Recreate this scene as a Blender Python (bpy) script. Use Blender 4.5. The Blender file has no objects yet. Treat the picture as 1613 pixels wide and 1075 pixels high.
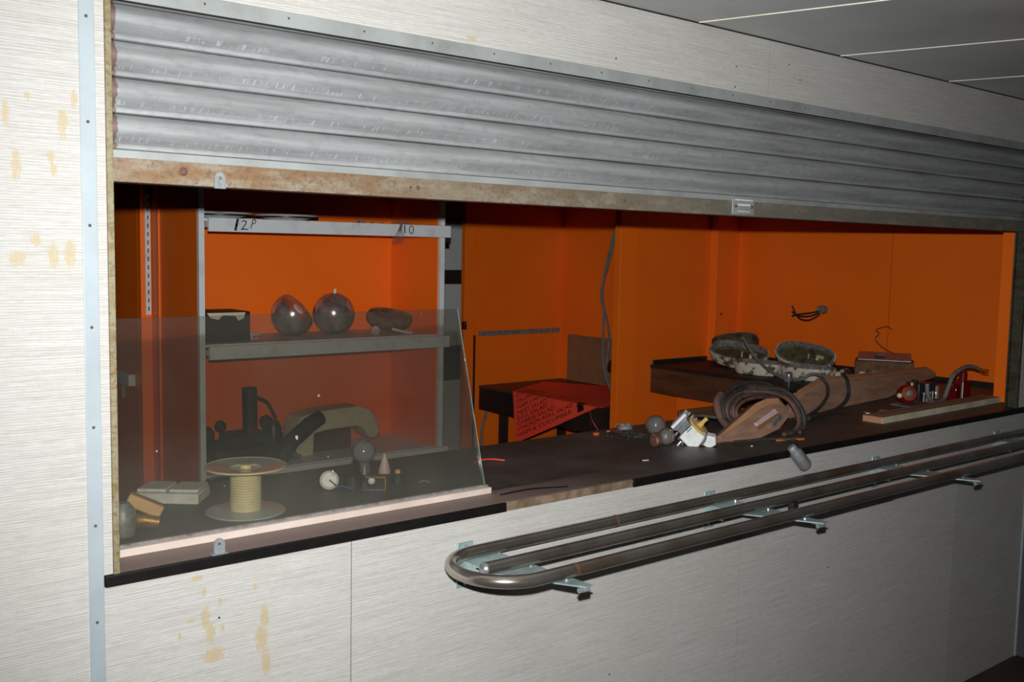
import bpy, math, random
from mathutils import Vector, Matrix
random.seed(7)
C = bpy.context.scene.collection
SC = bpy.context.scene
PI = math.pi
V = Vector

# ------------------------------------------------------------------ camera
CAM = V((0.0, -1.7706, 1.6))
FWD = V((0.63037558, 0.77098674, -0.09058739))
RGT = V((0.77511803, -0.63153404, 0.01888901))
UPV = V((0.04264584, 0.08212309, 0.99570936))
cd = bpy.data.cameras.new('camera')
cd.sensor_width = 36.0
cd.lens = 1594.9 / 1613.0 * 36.0
cd.clip_start = 0.02
cd.dof.use_dof = True
cd.dof.focus_distance = 2.9
cd.dof.aperture_fstop = 8.5
cam = bpy.data.objects.new('camera', cd)
C.objects.link(cam)
cam.matrix_world = Matrix(((RGT.x, UPV.x, -FWD.x, CAM.x), (RGT.y, UPV.y, -FWD.y, CAM.y),
                           (RGT.z, UPV.z, -FWD.z, CAM.z), (0, 0, 0, 1)))
SC.camera = cam
# ------------------------------------------------------------------ world, flash, exposure
w = bpy.data.worlds.new('world'); SC.world = w; w.use_nodes = True
w.node_tree.nodes['Background'].inputs[0].default_value = (0.55, 0.6, 0.7, 1)
w.node_tree.nodes['Background'].inputs[1].default_value = 0.003
ld = bpy.data.lights.new('camera_flash', 'SPOT')
ld.energy = 335.0; ld.spot_size = math.radians(92); ld.spot_blend = 1.0
ld.shadow_soft_size = 0.012; ld.color = (1.0, 0.998, 0.985)
lo = bpy.data.objects.new('camera_flash', ld); C.objects.link(lo)
lo.location = CAM + UPV * 0.088 + FWD * 0.01
lo.rotation_euler = (-FWD).to_track_quat('Z', 'Y').to_euler()
SC.view_settings.view_transform = 'Standard'
SC.view_settings.look = 'None'
SC.view_settings.gamma = 1.0
SC.view_settings.use_curve_mapping = False
SC.view_settings.exposure = 0.0

# ------------------------------------------------------------------ materials
def lin(r, g, b):
    f = lambda c: (c / 255 / 12.92) if c / 255 <= 0.04045 else ((c / 255 + 0.055) / 1.055) ** 2.4
    return (f(r), f(g), f(b), 1)
class NT:
    def __init__(s, name):
        s.m = bpy.data.materials.new(name); s.m.use_nodes = True
        s.t = s.m.node_tree; s.b = s.t.nodes['Principled BSDF']; s.out = s.t.nodes['Material Output']
    def n(s, t, **k):
        x = s.t.nodes.new(t)
        for a, v in k.items(): setattr(x, a, v)
        return x
    def l(s, a, b): s.t.links.new(a, b)
    def coord(s, world=False):
        return s.n('ShaderNodeNewGeometry').outputs['Position'] if world else s.n('ShaderNodeTexCoord').outputs['Object']
    def mapv(s, src, scale, loc=(0, 0, 0)):
        m = s.n('ShaderNodeMapping'); m.inputs['Scale'].default_value = scale; m.inputs['Location'].default_value = loc
        s.l(src, m.inputs['Vector']); return m.outputs[0]
    def noise(s, src, scale=1.0, det=3, rough=0.55, dist=0):
        x = s.n('ShaderNodeTexNoise'); x.inputs['Scale'].default_value = scale; x.inputs['Detail'].default_value = det
        x.inputs['Roughness'].default_value = rough; x.inputs['Distortion'].default_value = dist
        s.l(src, x.inputs['Vector']); return x.outputs['Fac']
    def ramp(s, src, a, b, ca=(0, 0, 0, 1), cb=(1, 1, 1, 1)):
        x = s.n('ShaderNodeValToRGB'); e = x.color_ramp.elements
        e[0].position = a; e[1].position = b; e[0].color = ca; e[1].color = cb
        s.l(src, x.inputs[0]); return x.outputs[0]
    def mix(s, fac, a, b, mode='MIX'):
        x = s.n('ShaderNodeMix', data_type='RGBA', blend_type=mode)
        for i, v in ((0, fac), (6, a), (7, b)):
            if hasattr(v, 'links'): s.l(v, x.inputs[i])
            else: x.inputs[i].default_value = v
        return x.outputs[2]
    def math(s, op, a, b=0.0, clamp=False):
        x = s.n('ShaderNodeMath', operation=op, use_clamp=clamp)
        for i, v in ((0, a), (1, b)):
            if hasattr(v, 'links'): s.l(v, x.inputs[i])
            else: x.inputs[i].default_value = v
        return x.outputs[0]
    def bump(s, h, strength=0.3, dist=0.002):
        x = s.n('ShaderNodeBump'); x.inputs['Strength'].default_value = strength; x.inputs['Distance'].default_value = dist
        s.l(h, x.inputs['Height']); s.l(x.outputs[0], s.b.inputs['Normal'])
    def col(s, c):
        if hasattr(c, 'links'): s.l(c, s.b.inputs['Base Color'])
        else: s.b.inputs['Base Color'].default_value = c
    def pr(s, rough=0.5, metal=0.0, spec=0.5):
        s.b.inputs['Roughness'].default_value = rough; s.b.inputs['Metallic'].default_value = metal
        s.b.inputs['Specular IOR Level'].default_value = spec
        return s

def mat(name, c, c2=None, scale=20, lo=0.4, hi=0.7, rough=0.5, metal=0.0, spec=0.4, bump=0.0, stretch=(1, 1, 1), fine=0.0):
    t = NT(name); t.pr(rough, metal, spec)
    if c2 is None: c2 = tuple(x * 0.8 for x in c[:3]) + (1,)
    o = t.coord()
    nz = t.noise(t.mapv(o, stretch), scale, 5, 0.6)
    cc = t.mix(t.ramp(nz, lo, hi), c, c2)
    if fine:
        f = t.noise(o, scale * 12, 2)
        cc = t.mix(t.ramp(f, 0.55, 0.75), cc, tuple(x * (1 - fine) for x in c2[:3]) + (1,))
    t.col(cc)
    if bump: t.bump(nz, bump)
    return t.m

# pale laminate wall with fine horizontal reed lines
STAINS = [(0.490, 1.790, .008, .026), (0.474, 1.716, .005, .014), (0.417, 1.719, .007, .028), (0.470, 1.575, .009, .022), (0.497, 1.578, .009, .028),
          (0.416, 1.569, .014, .014), (0.470, 1.735, .006, .014), (0.404, 1.80, .006, .022), (0.436, 1.83, .005, .008), (0.508, 1.832, .005, .016), (0.445, 1.60, .008, .012),
          (0.708, 0.983, .011, .006), (0.722, 0.955, .005, .009), (0.724, 0.905, .010, .024), (0.733, 0.875, .009, .022), (0.842, 0.88, .009, .028), (0.835, 0.84, .013, .03),
          (0.845, 0.79, .010, .03), (0.695, 0.905, .007, .005), (0.675, 0.88, .004, .007), (0.757, 0.88, .004, .009), (0.823, 0.944, .004, .01), (0.752, 0.93, .004, .009),
          (0.74, 0.83, .02, .018), (1.321, 2.046, .014, .006), (1.441, 2.126, .003, .006)]
def wall_mat(name, a, b, stains=(), specks=True):
    t = NT(name); t.pr(0.5, 0, 0.35); p = t.coord(True)
    n1 = t.noise(t.mapv(p, (5, 5, 300)), 1, 4, 0.65)
    sz = t.n('ShaderNodeSeparateXYZ'); t.l(p, sz.inputs[0])
    wob = t.noise(t.mapv(p, (6, 6, 40)), 1, 2)
    reg = t.math('MULTIPLY', t.math('ADD', t.math('SINE', t.math('ADD', t.math('MULTIPLY', sz.outputs[2], 1430.0), t.math('MULTIPLY', wob, 14.0))), 1.0), 0.5)
    n2 = t.noise(t.mapv(p, (40, 40, 620)), 1, 2, 0.6)
    n3 = t.noise(t.mapv(p, (3, 3, 5)), 1, 3)
    n4 = t.noise(t.mapv(p, (900, 900, 30)), 1, 1)
    h = t.math('ADD', t.math('ADD', t.math('MULTIPLY', n1, 0.6), t.math('MULTIPLY', n2, 0.4)), t.math('MULTIPLY', t.math('SUBTRACT', reg, 0.5), 0.16))
    c = t.mix(t.ramp(h, 0.40, 0.60), b, a)
    c = t.mix(t.math('MULTIPLY', t.ramp(n4, 0.5, 0.7), 0.16), c, lin(150, 145, 136))
    c = t.mix(t.math('MULTIPLY', t.ramp(n3, 0.45, 0.75), 0.18), c, lin(170, 158, 142))
    if specks:
        s1 = t.noise(t.mapv(p, (55, 55, 38)), 1, 2)
        c = t.mix(t.math('MULTIPLY', t.ramp(s1, 0.77, 0.79), 0.45), c, lin(120, 104, 84))
    if stains:
        nn = t.noise(t.mapv(p, (330, 330, 75)), 1, 4, 0.75)
        sep = t.n('ShaderNodeSeparateXYZ'); t.l(p, sep.inputs[0])
        tot = None
        for cx, cz, rx, rz in stains:
            dx = t.math('MULTIPLY', t.math('SUBTRACT', sep.outputs[0], cx), 0.72 / rx)
            dz = t.math('MULTIPLY', t.math('SUBTRACT', sep.outputs[2], cz), 0.8 / rz)
            d = t.math('ADD', t.math('MULTIPLY', dx, dx), t.math('MULTIPLY', dz, dz))
            e = t.math('SUBTRACT', 1.0, d, True)
            tot = e if tot is None else t.math('MAXIMUM', tot, e)
        k = t.math('ADD', t.math('MULTIPLY', tot, 0.55), t.math('MULTIPLY', nn, 1.9))
        # streaky edges, only inside the smear
        k = t.math('MULTIPLY', t.ramp(t.math('MULTIPLY', k, 0.5), 0.60, 0.66), t.math('GREATER_THAN', tot, 0.01))
        c = t.mix(t.math('MULTIPLY', k, 0.72), c, lin(176, 158, 118))
    t.col(c); t.bump(h, 0.25, 0.0012)
    return t.m
WA, WB = lin(191, 191, 188), lin(166, 163, 158)
M = {}
M['wall'] = wall_mat('reed_laminate', WA, WB)
M['wall_stained'] = wall_mat('reed_laminate_glue_marks', WA, WB, STAINS)
M['wall_far'] = wall_mat('reed_laminate_grey', lin(186, 186, 181), lin(154, 152, 147))
M['alu'] = mat('anodised_strip', lin(172, 184, 190), lin(160, 170, 176), 6, rough=0.42, metal=0.25, bump=0.03)
M['alu_dull'] = mat('dull_zinc_strip', lin(158, 163, 162), lin(138, 142, 140), 9, rough=0.5, metal=0.25, bump=0.03)
M['ceil'] = mat('ceiling_board', lin(198, 200, 198), lin(170, 174, 174), 1.5, rough=0.42, spec=0.6)
M['ceil_strip'] = mat('ceiling_joint', lin(236, 232, 216), lin(215, 208, 190), 9, rough=0.6)
M['rust_screw'] = mat('rusty_screw', lin(112, 84, 72), lin(70, 52, 46), 400, rough=0.7, metal=0.3)
M['dark'] = mat('dark_gap', lin(30, 28, 26), rough=0.8)
M['floor'] = mat('dark_floor', lin(64, 50, 42), lin(44, 36, 32), 5, rough=0.6)
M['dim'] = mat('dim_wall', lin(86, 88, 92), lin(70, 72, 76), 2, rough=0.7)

def orange(name, k=1.0):
    t = NT(name); t.pr(0.28, 0, 0.5); o = t.coord(True)
    n = t.noise(o, 2.2, 4); f = t.noise(o, 300, 1)
    a = (0.92 * k, 0.168 * k, 0.006, 1); b = (0.86 * k, 0.150 * k, 0.006, 1)
    c = t.mix(t.ramp(n, 0.35, 0.7), a, b)
    c = t.mix(t.math('MULTIPLY', t.ramp(f, 0.60, 0.68), 0.12), c, (0.3, 0.06, 0.01, 1))
    t.col(c)
    t.b.inputs['Roughness'].default_value = 0.42
    return t.m
M['orange'] = orange('orange_laminate'); M['orange_pale'] = orange('orange_laminate_edge', 1.07)

def shutter_mat():
    t = NT('galvanised_slat'); t.pr(0.42, 0.35, 0.5); p = t.coord(True)
    n = t.noise(t.mapv(p, (3, 3, 60)), 1, 4); n2 = t.noise(t.mapv(p, (40, 40, 90)), 1, 3)
    c = t.mix(t.ramp(n, 0.35, 0.7), lin(170, 174, 175), lin(142, 142, 144))
    c = t.mix(t.math('MULTIPLY', t.ramp(n2, 0.5, 0.75), 0.35), c, lin(112, 114, 117))
    sep = t.n('ShaderNodeSeparateXYZ'); t.l(p, sep.inputs[0])
    ph = t.math('FRACT', t.math('MULTIPLY', t.math('SUBTRACT', sep.outputs[2], 1.7576), 1 / 0.0617))
    band = t.math('MULTIPLY', t.math('GREATER_THAN', ph, 0.235), t.math('LESS_THAN', ph, 0.36))
    d = t.noise(t.mapv(p, (150, 1, 40)), 1, 2); gate = t.noise(t.mapv(p, (3.5, 1, 9)), 1, 2)
    dents = t.math('MULTIPLY', t.math('MULTIPLY', t.ramp(d, 0.54, 0.62), band), t.ramp(gate, 0.36, 0.5))
    c = t.mix(t.math('MULTIPLY', dents, 0.42), c, lin(222, 226, 227))
    # rusty freckles at the left ends of the slats
    lft = t.math('LESS_THAN', sep.outputs[0], t.math('ADD', 0.577, t.math('MULTIPLY', n2, 0.012)))
    c = t.mix(t.math('MULTIPLY', lft, 0.7), c, lin(110, 66, 44))
    t.col(c)
    t.bump(t.math('ADD', dents, t.math('MULTIPLY', n2, 0.25)), 0.5, 0.0012)
    return t.m
M['slat'] = shutter_mat()
def rust_mat(name, base, r1, r2, fade=None, k=0.5, world=True):
    t = NT(name); t.pr(0.6, 0.25, 0.35); p = t.coord(world)
    n = t.noise(t.mapv(p, (9, 9, 26)), 1, 6, 0.7); n2 = t.noise(p, 130, 3, 0.7); n3 = t.noise(t.mapv(p, (3, 3, 20)), 1, 3)
    c = t.mix(t.ramp(n, k - 0.07, k + 0.08), base, r1)
    c = t.mix(t.math('MULTIPLY', t.ramp(n2, 0.5, 0.66), 0.65), c, r2)
    c = t.mix(t.math('MULTIPLY', t.ramp(n3, 0.5, 0.6), 0.35), c, base)
    if fade:
        sep = t.n('ShaderNodeSeparateXYZ'); t.l(p, sep.inputs[0])
        f = t.math('MULTIPLY', t.math('SUBTRACT', sep.outputs[0], fade[0]), 1 / (fade[1] - fade[0]), True)
        c = t.mix(t.math('MULTIPLY', f, t.ramp(n, 0.3, 0.6)), c, fade[2])
    t.col(c); t.bump(n2, 0.3, 0.001)
    return t.m
M['rust_bar'] = rust_mat('rusty_bar', lin(142, 135, 119), lin(128, 102, 76), lin(98, 68, 48), (0.8, 2.4, lin(110, 110, 102)), 0.46)
M['rust_jamb'] = rust_mat('rust_freckled_angle', lin(142, 136, 112), lin(128, 112, 78), lin(104, 72, 44), None, 0.52)
M['guide_dark'] = rust_mat('dark_guide', lin(78, 78, 66), lin(64, 56, 40), lin(50, 40, 28), None, 0.5)
def top_mat():
    t = NT('counter_laminate'); t.pr(0.5, 0, 0.35); p = t.coord(True)
    n = t.noise(p, 5, 5, 0.65); f = t.noise(p, 260, 2); s = t.noise(t.mapv(p, (30, 55, 30)), 1, 3)
    c = t.mix(t.ramp(n, 0.38, 0.68), lin(58, 55, 51), lin(80, 77, 72))
    c = t.mix(t.math('MULTIPLY', t.ramp(f, 0.58, 0.7), 0.4), c, lin(124, 114, 106))
    c = t.mix(t.math('MULTIPLY', t.ramp(s, 0.70, 0.76), 0.5), c, lin(130, 88, 66))
    sep = t.n('ShaderNodeSeparateXYZ'); t.l(p, sep.inputs[0])
    # dusty brown margin in front of the glass rail
    y = t.math('ADD', sep.outputs[1], t.math('MULTIPLY', n, 0.05))
    x = t.math('MULTIPLY', t.math('SUBTRACT', 1.9, sep.outputs[0]), 2.2, True)
    k = t.math('MULTIPLY', t.math('LESS_THAN', y, 0.125), x)
    c = t.mix(t.math('MULTIPLY', k, 0.9), c, lin(124, 105, 98))
    t.col(c); t.bump(f, 0.15, 0.0005)
    return t.m
M['top'] = top_mat()
M['black_edge'] = mat('black_edging', lin(15, 13, 13), lin(22, 19, 18), 30, rough=0.5, spec=0.25)
M['chip'] = mat('bare_chipboard', lin(128, 108, 88), lin(78, 62, 48), 25, rough=0.85, bump=0.4, fine=0.2)
M['rail_white'] = mat('painted_rail', lin(200, 186, 176), lin(188, 172, 160), 8, rough=0.5)
M['white_metal'] = mat('white_enamel', lin(214, 218, 220), lin(186, 188, 188), 14, lo=0.5, hi=0.8, rough=0.45, bump=0.05)
M['white_plastic'] = mat('white_plastic', lin(226, 228, 226), lin(204, 206, 202), 40, rough=0.4)
M['cream'] = mat('cream_plastic', lin(224, 214, 168), lin(206, 194, 146), 30, rough=0.45)
M['cream_grey'] = mat('cream_enamel', lin(206, 198, 170), lin(176, 166, 138), 9, rough=0.5)
M['yellow_plastic'] = mat('yellowed_plastic', lin(210, 178, 104), lin(180, 146, 78), 60, rough=0.4)
M['ink'] = mat('marker_ink', lin(28, 34, 62), rough=0.6)
M['black'] = mat('black_plastic', lin(30, 29, 30), lin(44, 42, 42), 40, rough=0.4)
M['black_wood'] = mat('black_board', lin(34, 26, 24), lin(48, 34, 28), 8, rough=0.6)
M['desk_top'] = mat('worn_desk_top', lin(88, 62, 52), lin(60, 46, 42), 9, rough=0.5, fine=0.2)
M['brown_side'] = mat('brown_veneer', lin(92, 58, 36), lin(66, 42, 28), 4, rough=0.5, stretch=(1, 1, 6), bump=0.1)
M['board'] = mat('dusty_hardwood', lin(160, 122, 100), lin(128, 98, 80), 7, rough=0.75, stretch=(1, 6, 6), bump=0.15)
M['board_edge'] = mat('dusty_hardwood_edge', lin(186, 134, 98), lin(156, 112, 86), 12, rough=0.75, bump=0.15)
M['brown_panel'] = mat('bare_hardboard', lin(138, 100, 68), lin(112, 84, 60), 5, rough=0.7)
M['grey_wall'] = mat('grey_plaster', lin(196, 198, 198), lin(184, 186, 186), 3, rough=0.7)
M['cable_black'] = mat('black_rubber_cable', lin(48, 45, 44), lin(66, 58, 54), 40, rough=0.6)
M['cable_brown'] = mat('dusty_brown_cable', lin(98, 72, 62), lin(66, 52, 48), 26, rough=0.7)
M['cable_grey'] = mat('grey_cable', lin(118, 116, 112), lin(92, 90, 88), 30, rough=0.55)
M['red_wire'] = mat('red_wire', lin(214, 60, 52), rough=0.4)
M['blue_wire'] = mat('blue_wire', lin(40, 92, 190), rough=0.4)
M['orange_bit'] = mat('orange_piece', lin(206, 96, 44), lin(170, 76, 40), 60, rough=0.6)
M['copper'] = mat('copper_wire', lin(196, 110, 70), rough=0.35, metal=0.8)
M['brass'] = mat('tarnished_brass', lin(170, 130, 60), lin(110, 84, 44), 90, rough=0.4, metal=0.6)
M['steel'] = mat('bright_steel', lin(196, 198, 200), lin(150, 152, 156), 60, rough=0.3, metal=0.8)
M['zinc'] = mat('zinc_plate', lin(176, 200, 200), lin(150, 172, 176), 30, rough=0.38, metal=0.5, bump=0.05)
M['lug'] = mat('zinc_lug', lin(150, 158, 160), lin(122, 128, 132), 90, rough=0.5, metal=0.4)
M['grime'] = mat('grimy_interior', lin(92, 80, 54), lin(44, 38, 26), 28, rough=0.7, bump=0.3)
M['white_grimy'] = mat('mouldy_white_enamel', lin(206, 198, 180), lin(84, 80, 60), 26, lo=0.50, hi=0.60, rough=0.6, bump=0.15)
M['gasket'] = mat('grey_gasket', lin(126, 122, 118), lin(80, 78, 72), 60, rough=0.7)
M['rust_block'] = mat('rusty_box', lin(118, 82, 52), lin(70, 48, 34), 30, rough=0.8, bump=0.3)
M['red_plastic'] = mat('red_plastic', lin(110, 14, 16), lin(80, 10, 12), 30, rough=0.25)
M['sheet'] = mat('red_sign_sheet', (0.98, 0.085, 0.045, 1), (0.95, 0.065, 0.035, 1), 6, rough=0.5)
M['sheet_black'] = mat('sign_lettering', lin(38, 16, 14), rough=0.6)
M['pinkish'] = mat('pink_ceramic', lin(206, 178, 176), rough=0.5)
M['silver_card'] = mat('grey_sheet_metal', lin(126, 130, 134), lin(150, 154, 156), 20, rough=0.35, metal=0.5)
M['pale_wood'] = mat('pale_wood', lin(218, 182, 128), lin(196, 156, 104), 20, rough=0.7)
M['nickel'] = mat('brown_socket', lin(112, 80, 62), lin(84, 56, 44), 80, rough=0.5, metal=0.3)

def tube_mat():
    t = NT('tarnished_tube'); t.pr(0.27, 0.9, 0.5); p = t.coord(True)
    n = t.noise(p, 8, 4, 0.6); n2 = t.noise(t.mapv(p, (4, 4, 4), (3, 1, 5)), 1, 2)
    c = t.mix(t.ramp(n, 0.4, 0.7), lin(186, 178, 170), lin(150, 134, 120))
    c = t.mix(t.math('MULTIPLY', t.ramp(n2, 0.56, 0.66), 0.6), c, lin(158, 120, 76))
    t.col(c); t.l(t.ramp(n, 0.3, 0.8, (0.15, 0.15, 0.15, 1), (0.30, 0.30, 0.30, 1)), t.b.inputs['Roughness'])
    return t.m
M['tube'] = tube_mat()
def chrome_mat():
    t = NT('pitted_chrome'); t.pr(0.2, 0.6, 0.7); p = t.coord()
    n = t.noise(p, 90, 4, 0.7); n2 = t.noise(p, 14, 3)
    c = t.mix(t.ramp(n, 0.55, 0.68), lin(176, 166, 162), lin(104, 66, 52))
    c = t.mix(t.math('MULTIPLY', t.ramp(n2, 0.42, 0.6), 0.6), c, lin(120, 84, 72))
    t.col(c); t.l(t.ramp(n2, 0.3, 0.7, (0.10, 0.10, 0.10, 1), (0.3, 0.3, 0.3, 1)), t.b.inputs['Roughness'])
    return t.m
M['chrome'] = chrome_mat()
def see_through(name, tint, haze_col, haze, gloss, rough=0.05, specks=False, world=True):
    t = NT(name); t.t.nodes.remove(t.b)
    tr = t.n('ShaderNodeBsdfTransparent'); tr.inputs[0].default_value = tint
    df = t.n('ShaderNodeBsdfDiffuse'); df.inputs[0].default_value = haze_col
    gl = t.n('ShaderNodeBsdfGlossy'); gl.inputs['Roughness'].default_value = rough; gl.inputs[0].default_value = (0.9, 0.9, 0.9, 1)
    m1 = t.n('ShaderNodeMixShader'); m2 = t.n('ShaderNodeMixShader')
    p = t.coord(world); n = t.noise(p, 3.5, 4)
    f = t.math('MULTIPLY', t.ramp(n, 0.25, 0.75), haze * 0.9); f = t.math('ADD', f, haze * 0.55)
    if specks:      # wiped higher up, dustier towards the foot of the pane
        sp = t.n('ShaderNodeSeparateXYZ'); t.l(p, sp.inputs[0])
        low = t.math('MULTIPLY', t.math('SUBTRACT', 1.24, sp.outputs[2]), 5.0, True)
        f = t.math('MULTIPLY', f, t.math('ADD', 0.42, t.math('MULTIPLY', low, 0.75)))
        s = t.noise(p, 42, 1); f = t.math('ADD', f, t.math('MULTIPLY', t.ramp(s, 0.795, 0.81), 0.55), True)
    t.l(f, m1.inputs[0]); t.l(tr.outputs[0], m1.inputs[1]); t.l(df.outputs[0], m1.inputs[2])
    fr = t.n('ShaderNodeFresnel'); fr.inputs[0].default_value = 1.45
    t.l(t.math('MULTIPLY', fr.outputs[0], gloss, True), m2.inputs[0])
    t.l(m1.outputs[0], m2.inputs[1]); t.l(gl.outputs[0], m2.inputs[2]); t.l(m2.outputs[0], t.out.inputs[0])
    return t.m
M['pane'] = see_through('dusty_glass', (0.77, 0.755, 0.715, 1), (0.50, 0.51, 0.45, 1), 0.046, 0.6, 0.03, True)
M['pane_edge'] = mat('glass_cut_edge', lin(150, 176, 168), lin(120, 150, 144), 20, rough=0.2)
M['bulb_grey'] = see_through('smoked_bulb_glass', (0.45, 0.42, 0.40, 1), (0.20, 0.18, 0.17, 1), 0.62, 2.2, 0.06, world=False)
M['bulb_frost'] = see_through('frosted_bulb_glass', (0.5, 0.5, 0.5, 1), (0.32, 0.34, 0.36, 1), 0.5, 1.5, 0.10, world=False)
M['clear_plastic'] = see_through('cloudy_clear_plastic', (0.75, 0.76, 0.76, 1), (0.5, 0.52, 0.52, 1), 0.28, 1.8, 0.12, world=False)
M['spool_clear'] = see_through('milky_flange', (0.6, 0.63, 0.63, 1), (0.55, 0.61, 0.62, 1), 0.72, 1.2, 0.15, world=False)
M['red_clear'] = see_through('red_clear_plastic', (0.5, 0.03, 0.03, 1), (0.35, 0.02, 0.02, 1), 0.30, 1.2, 0.08, world=False)

# ------------------------------------------------------------------ mesh building
def frame_of(d):
    d = V(d).normalized(); a = V((0, 0, 1)) if abs(d.z) < 0.9 else V((1, 0, 0))
    u = d.cross(a).normalized(); return d, u, d.cross(u).normalized()
class MB:
    def __init__(s): s.v = []; s.f = []
    def add(s, vs, fs):
        o = len(s.v); s.v += [tuple(v) for v in vs]; s.f += [tuple(i + o for i in f) for f in fs]; return s
    def box(s, x0, x1, y0, y1, z0, z1):
        return s.add([(x0, y0, z0), (x1, y0, z0), (x1, y1, z0), (x0, y1, z0), (x0, y0, z1), (x1, y0, z1), (x1, y1, z1), (x0, y1, z1)],
                     [(0, 3, 2, 1), (4, 5, 6, 7), (0, 1, 5, 4), (1, 2, 6, 5), (2, 3, 7, 6), (3, 0, 4, 7)])
    def obox(s, c, dx, dy, dz):
        c, dx, dy, dz = V(c), V(dx), V(dy), V(dz)
        p = [c + a * dx + b * dy + e * dz for e in (-1, 1) for a, b in ((-1, -1), (1, -1), (1, 1), (-1, 1))]
        return s.add(p, [(0, 3, 2, 1), (4, 5, 6, 7), (0, 1, 5, 4), (1, 2, 6, 5), (2, 3, 7, 6), (3, 0, 4, 7)])
    def prism(s, pts, d):
        n = len(pts); d = V(d); a = [V(p) for p in pts]
        return s.add(a + [p + d for p in a], [tuple(range(n))[::-1], tuple(range(n, 2 * n))] + [(i, (i + 1) % n, (i + 1) % n + n, i + n) for i in range(n)])
    def tube(s, pts, r, seg=10, closed=False, smooth=0):
        pts = [V(p) for p in pts]
        if smooth: pts = spline(pts, smooth, closed)
        n = len(pts); rr = r if isinstance(r, (list, tuple)) else [r] * n
        vs = []; prev = None
        for i, p in enumerate(pts):
            a = pts[(i - 1) % n] if (closed or i > 0) else p
            b = pts[(i + 1) % n] if (closed or i < n - 1) else p
            t = (b - a).normalized()
            if prev is None: _, u, _ = frame_of(t)
            else: u = (prev - t * prev.dot(t)).normalized()
            prev = u; w_ = t.cross(u)
            for k in range(seg):
                q = 2 * PI * k / seg; vs.append(p + (u * math.cos(q) + w_ * math.sin(q)) * rr[i])
        fs = []
        for i in range(n if closed else n - 1):
            j = (i + 1) % n
            for k in range(seg):
                m = (k + 1) % seg; fs.append((i * seg + k, i * seg + m, j * seg + m, j * seg + k))
        if not closed: fs += [tuple(range(seg))[::-1], tuple((n - 1) * seg + k for k in range(seg))]
        return s.add(vs, fs)
    def lathe(s, prof, o=(0, 0, 0), axis=(0, 0, 1), seg=32, sx=1.0, closed=False):
        d, u, w_ = frame_of(axis); o = V(o); vs = []; n = len(prof)
        for r, z in prof:
            for k in range(seg):
                q = 2 * PI * k / seg; vs.append(o + d * z + u * (r * math.cos(q) * sx) + w_ * (r * math.sin(q)))
        fs = []
        for i in range(n if closed else n - 1):
            j = (i + 1) % n
            for k in range(seg):
                m = (k + 1) % seg; fs.append((i * seg + k, i * seg + m, j * seg + m, j * seg + k))
        if not closed:
            fs += [tuple(range(seg))[::-1], tuple((n - 1) * seg + k for k in range(seg))]
        return s.add(vs, fs)
    def build(s, name, m, parent=None, bevel=0.0, ang=35, double=False):
        me = bpy.data.meshes.new(name)
        vs = s.v
        if parent is not None:
            R = root_of(parent); inv = R.matrix_basis.inverted(); vs = [inv @ V(v) for v in s.v] if s_world[0] else s.v
        me.from_pydata([tuple(v) for v in vs], [], s.f); me.update()
        me.polygons.foreach_set('use_smooth', [True] * len(me.polygons))
        me.set_sharp_from_angle(angle=math.radians(ang))
        me.materials.append(m)
        o = bpy.data.objects.new(name, me); C.objects.link(o)
        if parent is not None: o.parent = parent
        if bevel:
            b = o.modifiers.new('bevel', 'BEVEL'); b.width = bevel; b.segments = 2; b.limit_method = 'ANGLE'
        return o
s_world = [True]      # True: vertices handed over in world coordinates
def root_of(o):
    while o.parent is not None: o = o.parent
    return o
def spline(P, k, closed=False):
    n = len(P); out = []
    for i in range(n if closed else n - 1):
        p0 = P[(i - 1) % n] if (closed or i > 0) else P[0]; p1 = P[i]; p2 = P[(i + 1) % n]
        p3 = P[(i + 2) % n] if (closed or i < n - 2) else P[-1]
        for j in range(k):
            t = j / k
            out.append(0.5 * ((2 * p1) + (p2 - p0) * t + (2 * p0 - 5 * p1 + 4 * p2 - p3) * t * t + (3 * p1 - p0 - 3 * p2 + p3) * t ** 3))
    if not closed: out.append(P[-1])
    return out
def tag(o, label=None, cat=None, group=None, kind=None):
    if label: o['label'] = label
    if cat: o['category'] = cat
    if group: o['group'] = group
    if kind: o['kind'] = kind
    return o
def thing(name, label, cat, loc=(0, 0, 0), group=None, kind=None):
    o = bpy.data.objects.new(name, None); C.objects.link(o); o.location = loc; o.empty_display_size = 0.05
    o.matrix_basis = Matrix.Translation(V(loc))
    return tag(o, label, cat, group, kind)
def arc(c, u, v, r, a0, a1, n, r2=None):
    c, u, v = V(c), V(u), V(v); r2 = r if r2 is None else r2
    return [c + u * (r * math.cos(a0 + (a1 - a0) * i / n)) + v * (r2 * math.sin(a0 + (a1 - a0) * i / n)) for i in range(n + 1)]

ZT = 1.02     # counter top height
# ================================================================== SETTING
H_C = 2.188
fl = MB().box(-3.0, 4.6, -4.0, 4.2, -0.06, 0.0).build('floor', M['floor'])
tag(fl, 'dark floor glimpsed at the foot of the counter front', 'floor', kind='structure')

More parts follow.
